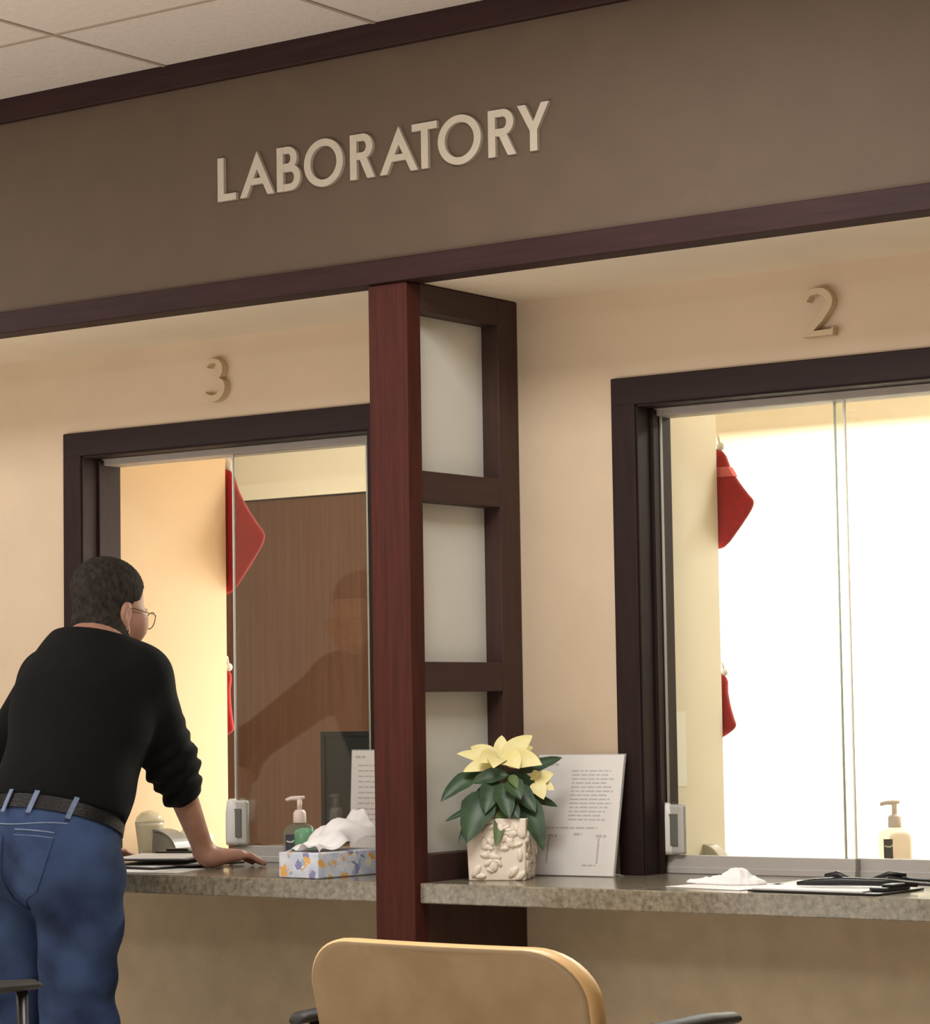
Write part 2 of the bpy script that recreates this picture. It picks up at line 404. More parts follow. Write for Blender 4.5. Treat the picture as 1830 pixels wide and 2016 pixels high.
# ------------------------------------------------------------------ raised sign letters
def arc(cx, cz, rx, rz, a0, a1, n):
    return [(cx+rx*math.cos(math.radians(a0+(a1-a0)*i/n)), cz+rz*math.sin(math.radians(a0+(a1-a0)*i/n))) for i in range(n+1)]
def bar(p, q, w, w2=None):
    p = Vector(p); q = Vector(q); d = (q-p).normalized(); nrm = Vector((-d.y, d.x)); w2 = w2 or w
    return [tuple(p+nrm*w/2), tuple(q+nrm*w2/2), tuple(q-nrm*w2/2), tuple(p-nrm*w/2)]
CAP = .107
def letter(ch, x0, x1):
    """polygons of a geometric sans capital between x0 and x1, base 0, height CAP"""
    s = .0195; t = .017; w = x1-x0; P = []
    if ch == 'L': P = [[(0, 0), (s, 0), (s, CAP), (0, CAP)], [(s, 0), (w, 0), (w, t), (s, t)]]
    elif ch == 'T': P = [[(w/2-s/2, 0), (w/2+s/2, 0), (w/2+s/2, CAP-t), (w/2-s/2, CAP-t)], [(0, CAP-t), (w, CAP-t), (w, CAP), (0, CAP)]]
    elif ch == 'A':
        h0 = s*1.06*CAP/(w/2)
        P = [[(0, 0), (s*1.06, 0), (w/2, CAP-h0), (w/2, CAP+.002)], [(w, 0), (w/2, CAP+.002), (w/2, CAP-h0), (w-s*1.06, 0)],
             [(w*.24, .028), (w*.76, .028), (w*.68, .028+t*.9), (w*.32, .028+t*.9)]]
    elif ch == 'Y':
        m = CAP*.45
        P = [[(w/2-s/2, 0), (w/2+s/2, 0), (w/2+s/2, m), (w/2-s/2, m)], [(0, CAP), (s*1.1, CAP), (w/2+s*.5, m), (w/2-s*.5, m-.002)],
             [(w, CAP), (w-s*1.1, CAP), (w/2-s*.5, m), (w/2+s*.5, m-.002)]]
    elif ch in 'BR':
        P = [[(0, 0), (s, 0), (s, CAP), (0, CAP)]]
    return P
letters = [('L', -.455, -.397, 'the leftmost letter, raised silver L of the LABORATORY sign'),
           ('A', -.384, -.277, 'raised silver A between the L and the B of the LABORATORY sign'),
           ('B', -.268, -.196, 'raised silver letter B on the brown LABORATORY fascia'),
           ('O', -.184, -.066, 'raised silver O between the B and the first R of the sign'),
           ('R', -.045, .027, 'raised silver R between the first O and second A of the sign'),
           ('A', .043, .153, 'raised silver A between the first R and the T of the sign'),
           ('T', .137, .209, 'raised silver letter T on the brown LABORATORY fascia'),
           ('O', .211, .332, 'raised silver O right after the T of the sign'),
           ('R', .352, .427, 'raised silver R just before the final Y of the sign'),
           ('Y', .433, .519, 'the rightmost letter, raised silver Y of the LABORATORY sign')]
YL0, YL1, ZB = -.004, .0058, 2.507
for ch, xa, xb, lab in letters:
    bm = bmesh.new(); w = xb-xa; s = .0195; t = .017
    for i, p in enumerate(letter(ch, xa, xb)):
        e = i*.0002
        prism(bm, [(x+xa, z+ZB) for x, z in p], YL0-e, YL1)
    if ch == 'O':
        ring(bm, arc(xa+w/2, ZB+CAP/2, w/2, CAP/2+.004, 0, 352.5, 47), arc(xa+w/2, ZB+CAP/2, w/2-s, CAP/2+.004-t, 0, 352.5, 47), YL0, YL1)
    def bowl(z0, z1, wb, e=.0004):
        r = (z1-z0)/2; cx = xa+wb-r; cz = ZB+(z0+z1)/2
        out = [(xa+s, ZB+z0)]+arc(cx, cz, r, r, -90, 90, 14)+[(xa+s, ZB+z1)]
        inn = [(xa+s, ZB+z0+t)]+arc(cx, cz, r-s, r-t, -90, 90, 14)+[(xa+s, ZB+z1-t)]
        for k in range(len(out)-1):
            prism(bm, [out[k], out[k+1], inn[k+1], inn[k]], YL0+e, YL1)
    if ch == 'B':
        bowl(CAP*.46, CAP, w*.86); bowl(0, CAP*.46+t*.8, w, .0008)
    if ch == 'R':
        bowl(CAP*.43, CAP, w*.93)
        prism(bm, [(xa+w*.36, ZB+CAP*.47), (xa+w*.36+s*1.15, ZB+CAP*.47), (xb, ZB), (xb-s*1.15, ZB)], YL0+.0011, YL1)
    tag(obj('sign_letter', bm, 'letter'), lab, 'letter', 'raised letters of the LABORATORY sign')

def ribbon(bm, pts, ws, y0, y1):
    L_, R_ = [], []
    for i, p in enumerate(pts):
        a = Vector(pts[max(i-1, 0)]); b = Vector(pts[min(i+1, len(pts)-1)]); d = (b-a).normalized(); n_ = Vector((-d.y, d.x))
        L_.append(tuple(Vector(p)+n_*ws[i]/2)); R_.append(tuple(Vector(p)-n_*ws[i]/2))
    for k in range(len(pts)-1): prism(bm, [L_[k], L_[k+1], R_[k+1], R_[k]], y0, y1)
YN0, YN1 = D-.026, D+.001
bm = bmesh.new()   # 3
x0, z0, hh, ww = -.887, 2.091, .108, .076
up = arc(x0+ww*.47, z0+hh*.745, ww*.36, hh*.215, 155, -75, 18); dn = arc(x0+ww*.47, z0+hh*.285, ww*.44, hh*.25, 75, -155, 20)
ribbon(bm, up, [.014]*3+[.012]*5+[.015]*11, YN0, YN1); ribbon(bm, dn, [.012]*4+[.017]*13+[.014]*4, YN0+.0005, YN1)
tag(obj('wall_numeral', bm, 'numeral'), 'raised metal numeral 3 on the wall above the left window', 'number')
bm = bmesh.new()   # 2
x0, z0, hh, ww = .905, 2.090, .108, .082
tp = arc(x0+ww*.50, z0+hh*.71, ww*.40, hh*.235, 165, -28, 20)+[(x0+ww*.62, z0+hh*.36), (x0+ww*.34, z0+hh*.16), (x0+ww*.14, z0+hh*.06)]
ribbon(bm, tp, [.017]*4+[.013]*6+[.016]*11+[.015, .012, .010], YN0, YN1)
prism(bm, [(x0+.002, z0), (x0+ww*.98, z0), (x0+ww, z0+hh*.17), (x0+ww*.93, z0+hh*.12), (x0+.012, z0+hh*.11)], YN0+.0005, YN1)
tag(obj('wall_numeral', bm, 'numeral'), 'raised metal numeral 2 on the wall above the right window', 'number')

# ------------------------------------------------------------------ potted poinsettia
PR = Vector((.813, .582, 0)); PW = Vector((-.582, .813, 0)); PC = Vector((.205, .215, H)); RZ = math.radians(24)
pp = tag(empty('potted_poinsettia', PC, RZ), 'cream poinsettia in a square white relief pot on the right counter', 'potted plant')
Tp = Matrix.Translation(PC) @ Matrix.Rotation(RZ, 4, 'Z')
bm = bmesh.new()
hb, ht, zt = .066, .071, .142
def sq(r, z): return [bm.verts.new(Tp @ Vector((sx*r, sy*r, z))) for sx, sy in ((-1, -1), (1, -1), (1, 1), (-1, 1))]
loops = [sq(hb, 0), sq(ht, zt), sq(ht-.006, zt), sq(ht-.008, zt-.02)]
bm.faces.new(loops[0])
for a, b in zip(loops, loops[1:]):
    for k in range(4): bm.faces.new((a[k], a[(k+1) % 4], b[(k+1) % 4], b[k]))
bm.faces.new(loops[-1])
pot = obj('planter', bm, 'pot', pp, bevel=.003)
bm = bmesh.new()
rnd = random.Random(5)
for side in range(2):
    for k in range(46):
        u = rnd.uniform(-.056, .058); z = rnd.uniform(.004, .125)
        if side == 0 and u < -.03 and z > .03: continue
        a = rnd.uniform(0, PI); l = rnd.uniform(.010, .018)
        r = hb+(ht-hb)*z/zt
        R_ = Matrix.Rotation(a, 3, 'Y')
        bl = bmesh.new(); blob(bl, (u, -r-.0005, max(z, .01)), (l, .005, l*.45), 10, R_)
        for v in bl.verts:
            v.co.z = max(v.co.z, .001)
            if side: v.co = Matrix.Rotation(PI/2, 4, 'Z') @ v.co
            v.co = Tp @ v.co
        me = bpy.data.meshes.new('t'); bl.to_mesh(me); bl.free(); bm.from_mesh(me); bpy.data.meshes.remove(me)
obj('leaf_relief', bm, 'pot', pot, smooth=True)
obj('soil', boxes((-.060, .060, -.060, .060, .112, .122), mtx=Tp), 'soil', pp)
def PX(px, py, dep=0.):
    """point near the plant: picture offsets (pixels of the photo, 816 px per metre) along the view's right and up, plus depth"""
    return PC+PR*((px-986)/816)+Vector((0, 0, (1726-py)/816))+PW*dep
def leaf(bm, base, tip, wd, bulge=.02, cup=.25, nseg=9, side=Vector((.58, -.81, .5)), wav=.0, shape=.85):
    base = Vector(base); tip = Vector(tip); mid = (base+tip)/2+Vector((0, 0, bulge))
    rows = []
    for i in range(nseg+1):
        t = i/nseg
        p = base*(1-t)**2+mid*2*t*(1-t)+tip*t*t
        tg = ((mid-base)*(1-t)+(tip-mid)*t).normalized()
        acr = tg.cross(side)
        acr = acr.normalized() if acr.length > 1e-4 else Vector((1, 0, 0))
        nr = acr.cross(tg).normalized()
        w = wd*(math.sin(PI*min(1, t**shape))**.8)*.5+.0006
        jag = 1+wav*math.sin(t*17)
        row = []
        for s in (-1, -.5, 0, .5, 1):
            row.append(bm.verts.new(p+acr*(s*w*jag)-nr*(abs(s)**1.3*w*cup)*-1))
        rows.append(row)
    for a, b in zip(rows, rows[1:]):
        for k in range(4): bm.faces.new((a[k], a[k+1], b[k+1], b[k]))
fo = bmesh.new()
G = [((950, 1528, .0), (872, 1578, -.04), .040, .022), ((962, 1565, -.04), (919, 1655, -.09), .078, .030), ((950, 1585, -.02), (880, 1616, -.02), .016, .004),
     ((935, 1600, -.05), (905, 1655, -.085), .018, .01), ((1020, 1528, .0), (1104, 1500, .03), .030, .004), ((1020, 1575, -.02), (1063, 1672, -.07), .056, .050),
     ((1030, 1572, .0), (1093, 1592, .01), .024, .006), ((1000, 1530, -.04), (930, 1545, -.03), .036, .012), ((1000, 1540, -.05), (1022, 1575, -.09), .045, .012),
     ((985, 1545, -.04), (1000, 1610, -.09), .05, .014), ((975, 1540, -.03), (955, 1600, -.08), .05, .016), ((1005, 1550, -.02), (1050, 1600, -.06), .045, .015),
     ((985, 1560, .0), (1040, 1620, .0), .05, .012), ((980, 1560, .02), (930, 1600, .03), .05, .012), ((990, 1540, .03), (1060, 1560, .09), .05, .01),
     ((985, 1540, .04), (930, 1530, .1), .05, .01), ((990, 1560, .05), (1010, 1600, .12), .05, .01), ((985, 1575, -.05), (1018, 1612, -.085), .042, .01),
     ]
for a, b, w, bu in G:
    leaf(fo, PX(*a), PX(*b), w, bu, cup=.28, wav=.05)
obj('foliage', fo, 'leaf', pp, smooth=True)
f2 = bmesh.new()
for a, b, w, bu in [((992, 1590, -.05), (974, 1662, -.088), .030, .015), ((1004, 1530, -.05), (1016, 1555, -.075), .022, .006)]:
    leaf(f2, PX(*a), PX(*b), w, bu)
obj('young_foliage', f2, 'leaf2', pp, smooth=True)
bc = bmesh.new()
for a, b, w, bu in [((982, 1508, 0), (904, 1489, .0), .030, .010), ((982, 1506, 0), (930, 1477, .03), .042, .008), ((986, 1502, .01), (990, 1456, .04), .034, .004),
                    ((988, 1504, .01), (1048, 1457, .03), .046, .006), ((990, 1506, -.01), (1064, 1512, -.03), .052, .020), ((980, 1508, -.01), (915, 1523, -.03), .034, .010),
                    ((984, 1500, -.01), (972, 1516, -.07), .046, .018), ((990, 1500, -.01), (1020, 1518, -.07), .052, .018), ((984, 1500, 0), (945, 1506, -.05), .045, .014),
                    ((990, 1500, .02), (1050, 1480, .08), .04, .01),
                    ((1050, 1545, .0), (1086, 1530, .0), .034, .004), ((1050, 1545, .0), (1066, 1577, -.03), .038, .008), ((1052, 1540, 0), (1046, 1524, -.02), .026, .004),
                    ((1052, 1545, 0), (1087, 1560, -.01), .03, .004)]:
    leaf(bc, PX(*a), PX(*b), w, bu, cup=.2, shape=.75)
obj('bracts', bc, 'bract', pp, smooth=True)
st = bmesh.new()
for a, m_, b in [((978, 1612, .0), (980, 1570, .0), (984, 1505, 0)), ((998, 1612, .01), (1020, 1580, .0), (1050, 1546, 0)), ((985, 1612, -.01), (975, 1570, -.02), (960, 1540, -.03)),
                 ((990, 1612, .0), (1000, 1560, .0), (990, 1505, 0)), ((995, 1612, .02), (1010, 1570, .02), (1000, 1530, .03))]:
    tube(st, [PX(*a)-Vector((0, 0, .02)), PX(*a), PX(*m_), PX(*b)], [.004, .004, .0035, .003], 8)
obj('stem', st, 'stem', pp, smooth=True)

# ------------------------------------------------------------------ paper sign holders
def sign_holder(name, loc, rz, w, h, lean, label, blocks):
    r = tag(empty(name, loc, rz), label, 'sign holder')
    T = Matrix.Translation(loc) @ Matrix.Rotation(rz, 4, 'Z') @ Matrix.Rotation(-lean, 4, 'X')
    T0 = Matrix.Translation(loc) @ Matrix.Rotation(rz, 4, 'Z')
    obj('holder', boxes((-w/2-.003, w/2+.003, -.001, .003, .0005, h+.003), mtx=T), 'acrylic', r)
    obj('foot', boxes((-w/2-.003, w/2+.003, .0, .045, .0003, .003), mtx=T0), 'acrylic', r)
    sh = obj('printed_sheet', boxes((-w/2, w/2, -.0022, -.0014, .002, h), mtx=T), 'paper', r)
    rr = random.Random(3)
    for (xa, xb, za, zb, n, th) in blocks:
        tx = bmesh.new()
        for k in range(n):
            z = za+(zb-za)*k/max(1, n-1); L0 = (xb-xa)*rr.uniform(.72, 1.)
            x = xa
            while x < xa+L0:
                wl_ = min(rr.uniform(.008, .024), xa+L0-x)
                if wl_ > .002: bx(tx, x, x+wl_, -.0026, -.0022, z, z+th, mtx=T)
                x += wl_+.0035
        obj('print', tx, 'ink', sh)
    return r
sign_holder('sign_holder', (.303, .352, H), math.radians(3), .232, .288, math.radians(13), 'white printed notice leaning in a clear holder beside the flower pot',
            [(-.09, -.05, .262, .262, 1, .006), (-.02, .098, .248, .132, 13, .0035), (-.085, .09, .112, .112, 1, .004),
             (-.072, -.040, .092, .092, 1, .006), (.0, .026, .096, .096, 1, .006), (.060, .088, .092, .092, 1, .006), (-.07, -.064, .084, .030, 9, .006), (.066, .072, .084, .030, 9, .006), (.03, .068, .024, .024, 1, .004)])
sign_holder('sign_holder', (-.282, .405, H), math.radians(-2), .225, .294, math.radians(3), 'white printed notice half hidden behind the wood post, over the tissue box',
            [(-.10, -.06, .275, .275, 1, .006), (-.09, .09, .255, .08, 14, .0035)])

# ------------------------------------------------------------------ tissue box
ang = math.radians(50+35.5); loc = Vector((-.325+.0, .045, H))
tbx = tag(empty('tissue_box', loc, ang), 'flat blue and white floral tissue box at the end of the left counter', 'tissue box')
Tt = Matrix.Translation(loc) @ Matrix.Rotation(ang, 4, 'Z')   # local x = long side, local -y = toward the post
bw, bl_, bh = .128, .235, .061
obj('carton', boxes((0, bl_, -bw, 0, .0005, bh), mtx=Tt), 'floral', tbx, bevel=.003)
def tissue_sheet(seed, T, pts, h, n=26, w=.09, fold=.012):
    pass
bm = bmesh.new()
nu, nv = 26, 18
grid = []
for i in range(nu+1):
    u = i/nu; row = []
    for j in range(nv+1):
        v = j/nv
        x = .015+.20*u
        ht_ = (.010+.085*(u**1.2))*(1-.15*math.sin(u*9))*(math.sin(PI*(.12+.76*v))**.7)
        y = -bw*.5+(v-.5)*(.11-.015*u)+.010*math.sin(u*11+v*3)
        z = bh+.001+max(0, ht_+.006*math.sin(u*17+v*6)+.005*math.sin(v*19+u*7)-.008*(v < .04 or v > .96))
        row.append(bm.verts.new(Tt @ Vector((x, y, z))))
    grid.append(row)
for i in range(nu):
    for j in range(nv): bm.faces.new((grid[i][j], grid[i+1][j], grid[i+1][j+1], grid[i][j+1]))
obj('tissue', bm, 'tissue', tbx, smooth=True)

# ------------------------------------------------------------------ hand sanitizer bottles
def pump_bottle(loc, rz, label, body_m, gel_m, sc_=1.):
    r = tag(empty('hand_sanitizer_bottle', loc, rz), label, 'bottle')
    T = Matrix.Translation(loc) @ Matrix.Rotation(rz, 4, 'Z')
    bm = bmesh.new()
    lathe(bm, [(.034, .0005), (.0385, .006), (.039, .07), (.038, .082), (.030, .093), (.017, .098), (.0145, .102)], n=40, sy=.62, sq=3.2)
    for v in bm.verts: v.co = T @ v.co
    obj('body', bm, body_m, r, smooth=True)
    bm = bmesh.new()
    lathe(bm, [(.022, .003), (.0245, .008), (.0245, .078), (.021, .084), (.010, .088)], cx=.0115, n=32, sy=.8, sq=3.)
    for v in bm.verts: v.co = T @ v.co
    obj('gel', bm, gel_m, r, smooth=True)
    bm = bmesh.new()
    lathe(bm, [(.0155, .1), (.0158, .102), (.0155, .124), (.010, .131)], n=24)
    lathe(bm, [(.0062, .131), (.0062, .156)], n=14)
    tube(bm, [(.012, 0, .160), (.0, 0, .1585), (-.02, 0, .158), (-.033, 0, .154)], [.004, .006, .0055, .004], 10)
    for v in bm.verts: v.co = T @ v.co
    obj('pump', bm, 'offwhite', r, smooth=True)
    bm = bmesh.new()
    rr = random.Random(2)
    bx(bm, -.030, -.009, -.0268, -.0258, .012, .074)
    for v in bm.verts: v.co = T @ v.co
    lab = obj('front_label', bm, 'label', r)
    bm = bmesh.new()
    for x, z, w_ in ((-.028, .056, .0045), (-.0235, .0545, .0055), (-.018, .0545, .0055), (-.0135, .057, .004)):
        bx(bm, x, x+w_, -.0276, -.0268, z, z+.0035)
    for v in bm.verts: v.co = T @ v.co
    obj('print', bm, 'white', lab)
    r.scale = (sc_, sc_, sc_)
    return r
pump_bottle((-.607, .472, H), math.radians(30), 'green gel pump bottle with pale pump between the hand and the tissue box', 'gel_clear', 'gel_green', 1.08)
pump_bottle((.905, .83, H), math.radians(33), 'clear pump bottle behind the glass of window 2', 'amber', 'amber')

# ------------------------------------------------------------------ things lying on the counters
def slab(name, x0, x1, y0, y1, z0, z1, rz, m, parent=None, bevel=0.):
    c = Vector(((x0+x1)/2, (y0+y1)/2, 0)); T = Matrix.Translation(c) @ Matrix.Rotation(rz, 4, 'Z') @ Matrix.Translation(-c)
    return obj(name, boxes((x0, x1, y0, y1, z0, z1), mtx=T), m, parent, bevel=bevel)
tag(slab('paper_sheet', -.92, -.70, .05, .21, H+.0005, H+.0022, math.radians(14), 'paper'), 'white paper sheet at the counter edge between the man and his hand', 'paper')
def clipboard(loc, rz, w, h, label, group, tilt=0.):
    r = tag(empty('clipboard', loc, rz), label, 'clipboard', group)
    T = Matrix.Translation(loc) @ Matrix.Rotation(rz, 4, 'Z') @ Matrix.Rotation(tilt, 4, 'Y')
    obj('board', boxes((-w/2, w/2, -h/2, h/2, .0003, .0045), mtx=T), 'folder', r, bevel=.001)
    obj('sheets', boxes((-w/2+.008, w/2-.008, -h/2+.006, h/2-.04, .0046, .0075), mtx=T), 'paper', r)
    obj('clip', boxes((-.055, .055, h/2-.045, h/2-.008, .0046, .013), (-.03, .03, h/2-.03, h/2-.005, .013, .019), mtx=T), 'black', r, bevel=.002)
    return r
clipboard((-.90, .30, H+.003), math.radians(-8), .23, .31, 'black clipboard of white forms beside the man\'s right wrist, lower of two', 'clipboards by the hand')
clipboard((-.91, .29, H+.0215), math.radians(24), .20, .27, 'black clipboard tilted on top of the other one by the wrist', 'clipboards by the hand')

# inside window 3, left of the glass
bm = bmesh.new()
lathe(bm, [(.030, .0005), (.033, .03), (.040, .085), (.041, .095)], n=28)
cup = tag(empty('plastic_cup', (-1.262, .62, H)), 'pale translucent plastic cup on the inner counter beside the man\'s hip', 'cup')
for v in bm.verts: v.co += Vector((-1.262, .62, H))
obj('cup_body', bm, clear_plastic('cup_plastic', (190, 186, 160), .7), cup, smooth=True)
bm = bmesh.new()
pts = [(-1.262+.036*math.cos(a), .62, H+.095+.040*math.sin(a)) for a in [PI*k/10 for k in range(11)]]
lathe(bm, [(.041, H+.095), (.036, H+.11), (.024, H+.122), (.006, H+.128)], -1.262, .62, n=24)
obj('cup_lid', bm, clear_plastic('cup_lid_plastic', (200, 196, 168), .55), cup, smooth=True)
org = tag(empty('leaflet_tray', (-1.18, .60, H)), 'grey plastic fan-shaped tray curving down to the right of the cup', 'tray')
bm = bmesh.new()
prf = [(0, .0005)]+[(.088*math.sin(a)*1.0, .006+.064*math.cos(a)) for a in [PI/2*k/12 for k in range(13)]]+[(.09, .0005)]
prism(bm, [(-1.235+x, H+z) for x, z in prf], .60, .66)
obj('side_panel', bm, clear_plastic('tray_plastic', (128, 124, 112), .85), org)
bm = bmesh.new()
for k in range(12):
    a0, a1 = PI/2*k/12, PI/2*(k+1)/12
    p = [(.089*math.sin(a), .007+.065*math.cos(a)) for a in (a0, a1)]; q = [(.093*math.sin(a), .010+.067*math.cos(a)) for a in (a0, a1)]
    prism(bm, [(-1.235+x, H+z) for x, z in (p[0], p[1], q[1], q[0])], .597, .663)
obj('rim', bm, 'grey', org)
bm = bmesh.new()
lathe(bm, [(.020, .0005), (.021, .004), (.021, .05), (.010, .066), (.007, .07), (.007, .088), (.0055, .09)], -1.29, .80, n=20)
for v in bm.verts: v.co.z += H
wb = tag(empty('squeeze_bottle', (-1.29, .80, H)), 'small white squeeze bottle against the bright partition', 'bottle')
obj('bottle_body', bm, 'white', wb, smooth=True)
bm = bmesh.new(); lathe(bm, [(.008, H+.0895), (.008, H+.104), (.005, H+.108)], -1.29, .80, n=14)
obj('nozzle', bm, mat('beige_nozzle', (220, 200, 180), .5, .03), wb, smooth=True)
ph = tag(empty('card_box', (-1.225, .79, H)), 'small white box with a grey picture and dark base behind the markers', 'box')
obj('box_body', boxes((-1.255, -1.195, .78, .81, H+.018, H+.055)), 'white', ph)
obj('picture', boxes((-1.25, -1.215, .7785, .78, H+.022, H+.052)), 'ink', ph)
obj('box_base', boxes((-1.258, -1.192, .778, .812, H+.0005, H+.018)), 'folder', ph)
def marker(x, y, m, label, h=.03, r=.0095):
    t = tag(empty('marker_bottle', (x, y, H)), label, 'bottle')
    b = bmesh.new(); lathe(b, [(r, .0005), (r, h), (r*.75, h+.004)], x, y, n=16)
    for v in b.verts: v.co.z += H
    obj('bottle_body', b, m, t, smooth=True)
    b = bmesh.new(); lathe(b, [(r*.6, h+.004), (r*.6, h+.013), (r*.3, h+.015)], x, y, n=12)
    for v in b.verts: v.co.z += H
    obj('cap', b, 'brown' if m != 'markred' else 'markred', t, smooth=True)
marker(-1.175, .70, 'yellow', 'small yellow bottle on the inner counter left of the forearm', .034)
marker(-1.155, .71, 'brown', 'small brown bottle between the yellow and the red one', .026)
marker(-1.130, .71, 'markred', 'small red bottle on the inner counter next to the forearm', .032)
mo = tag(empty('computer_monitor', (-.66, .9, H)), 'black computer monitor behind the glass of window 3', 'monitor')
obj('display', boxes((-.876, -.44, .9, .935, .90, 1.208)), 'screen', mo, bevel=.004)
obj('bezel', boxes((-.876, -.44, .896, .9, .90, .915), (-.876, -.44, .896, .9, 1.195, 1.208), (-.876, -.863, .896, .9, .915, 1.195), (-.453, -.44, .896, .9, .915, 1.195)), 'black', mo)
obj('stand', boxes((-.70, -.62, .92, .945, H+.012, 1.0), (-.78, -.54, .86, 1.02, H+.0005, H+.012)), 'black', mo, bevel=.003)

# window 2: dispenser, crumpled tissue, papers, clipboard, pens
tdp = tag(empty('tape_dispenser', (.50, .74, H)), 'pale grey tape dispenser with a black roll behind the glass of window 2', 'tape dispenser')
bm = bmesh.new()
prf = [(.385, H+.0005)]+[(.385+.12*t, H+.0005+.058*math.sin(PI*min(1, .12+.88*t))**.8) for t in [k/14 for k in range(15)]]+[(.505, H+.0005)]
prism(bm, prf, .73, .775)
obj('dispenser_body', bm, clear_plastic('dispenser_plastic', (206, 196, 178), .8), tdp, bevel=.003)
bm = bmesh.new(); tube(bm, [(.425, .722, H+.032), (.425, .731, H+.032)], .013, 18)
obj('roll', bm, 'black', tdp)
tag(obj('wall_notice', boxes((.4402, .4412, .618, .66, 1.07, 1.25)), 'switch'), 'small white notice on the partition at the left of window 2', 'notice')
ps = tag(slab('paper_sheet', .72, .93, .10, .30, H+.0005, H+.0016, math.radians(-10), 'paper'), 'white paper sheet under the crumpled tissue on the right counter', 'paper')
tag(slab('paper_sheet', .88, 1.12, .27, .43, H+.0005, H+.0016, math.radians(6), 'paper'), 'white paper sheet behind the clipboard on the right counter', 'paper')
def crumple(P):
    d = elld(P, (.80, .25, H+.004), (.080, .05, .016)); d = smin(d, elld(P, (.808, .255, H+.016), (.028, .028, .022)), .020); d = smin(d, elld(P, (.74, .235, H+.005), (.05, .035, .008)), .01)
    w = .0022*np.abs(np.sin(P[:, 0]*75+3*np.sin(P[:, 1]*50)))+.0022*np.abs(np.sin(P[:, 1]*90+3*np.sin(P[:, 0]*60)))-.002
    return np.maximum(d+w, H+.0018-P[:, 2])
V_, F_ = net(crumple, (.67, .17, H-.006), (.90, .33, H+.06), .0028)
tag(obj('crumpled_tissue', (V_, F_), 'tissue', smooth=True), 'crumpled white tissue on the right counter in front of the glass', 'tissue')
cb = clipboard((1.10, .155, H+.0005), math.radians(-92), .20, .31, 'dark clipboard with a thick corded black pen, near the front edge of the right counter', None)
bm = bmesh.new(); zc = H+.017
tube(bm, [(1.02, .135, zc-.002), (1.06, .140, zc+.002), (1.12, .150, zc+.004), (1.20, .170, zc+.003), (1.27, .195, zc-.002)], [.004, .008, .009, .008, .005], 12)
pn = obj('pen', bm, 'black', cb, smooth=True)
bm = bmesh.new(); tube(bm, [(1.07, .17, zc+.012), (1.10, .165, zc+.017), (1.13, .160, zc+.008)], [.006, .008, .005], 10)
obj('pen_clip', bm, 'black', pn, smooth=True)
bm = bmesh.new(); tube(bm, [(1.165, .20, zc+.006), (1.20, .205, zc+.018), (1.235, .215, zc+.016)], [.004, .006, .004], 10)
obj('pen_cap', bm, 'black', pn, smooth=True)
for q in ([(1.26, .19, zc), (1.32, .22, zc-.004), (1.40, .24, H+.006), (1.50, .28, H+.004)], [(1.20, .20, zc+.012), (1.28, .25, zc+.002), (1.38, .30, H+.004), (1.46, .33, H+.004)]):
    bm = bmesh.new(); tube(bm, q, .003, 8); obj('cord', bm, 'black', pn, smooth=True)

# ------------------------------------------------------------------ christmas stockings
def stocking(loc, s, label, band, swing=0., hook=True):
    """flat felt stocking hanging from loc (top), toe towards +x"""
    r = tag(empty('christmas_stocking', loc), label, 'stocking', 'red stockings hanging on the partition ends')
    out = [(-.06, 0), (.012, 0), (.042, -.06), (.080, -.12), (.122, -.172), (.139, -.192), (.139, -.214), (.116, -.25), (.066, -.31), (.012, -.364), (-.04, -.36), (-.07, -.28), (-.065, -.14)]
    pts = []
    n = len(out)
    for i in range(n):
        p0, p1, p2, p3 = [Vector(out[(i+k) % n]) for k in (-1, 0, 1, 2)]
        for t in (0, .33, .66):
            q = .5*((2*p1)+(-p0+p2)*t+(2*p0-5*p1+4*p2-p3)*t*t+(-p0+3*p1-3*p2+p3)*t**3)
            c, s_ = math.cos(swing), math.sin(swing)
            pts.append((q.x*c-q.y*s_, q.x*s_+q.y*c))
    bm = bmesh.new()
    cx = sum(p[0] for p in pts)/len(pts); cz = sum(p[1] for p in pts)/len(pts)
    lay = []
    for y, k in ((-.010, .86), (-.006, .97), (0, 1.), (.006, .97), (.010, .86)):
        lay.append([bm.verts.new((loc[0]+s*(cx+(p[0]-cx)*k), loc[1]+y, loc[2]+s*(cz+(p[1]-cz)*k))) for p in pts])
    m_ = len(pts)
    for a, b in zip(lay, lay[1:]):
        for k in range(m_): bm.faces.new((a[k], a[(k+1) % m_], b[(k+1) % m_], b[k]))
    bm.faces.new(lay[0]); bm.faces.new(lay[-1][::-1])
    obj('sock', bm, 'red', r, smooth=True)
    if band:
        bm = bmesh.new()
        prism(bm, [(loc[0]+s*x, loc[2]+s*z) for x, z in ((-.063, -.062), (.045, -.062), (.068, -.10), (-.066, -.10))], loc[1]-.0118, loc[1]+.0118)
        obj('band', bm, 'pink', r, bevel=.002)
    bm = bmesh.new()
    blob(bm, (loc[0]+.004*s, loc[1], loc[2]+.018*s), (.015*s, .010, .017*s), 12)
    tube(bm, [(loc[0], loc[1], loc[2]+.03*s), (loc[0]-.004, loc[1], loc[2]+.06*s), (loc[0]-.012, loc[1]-.008, loc[2]+.075*s)], .003, 8)
    obj('hanging_loop', bm, 'fur', r, smooth=True)
stocking((-1.372, YP3+.024, 1.978), .99, 'red felt stocking hanging at the partition end inside window 3', False)
stocking((.436, YP2+.024, 1.895), .66, 'upper red stocking with pink band at the partition end of window 2', True)
stocking((-1.375, YP3+.024, 1.385), .70, 'dark red stocking low on the partition end in window 3', False, swing=math.radians(-30))
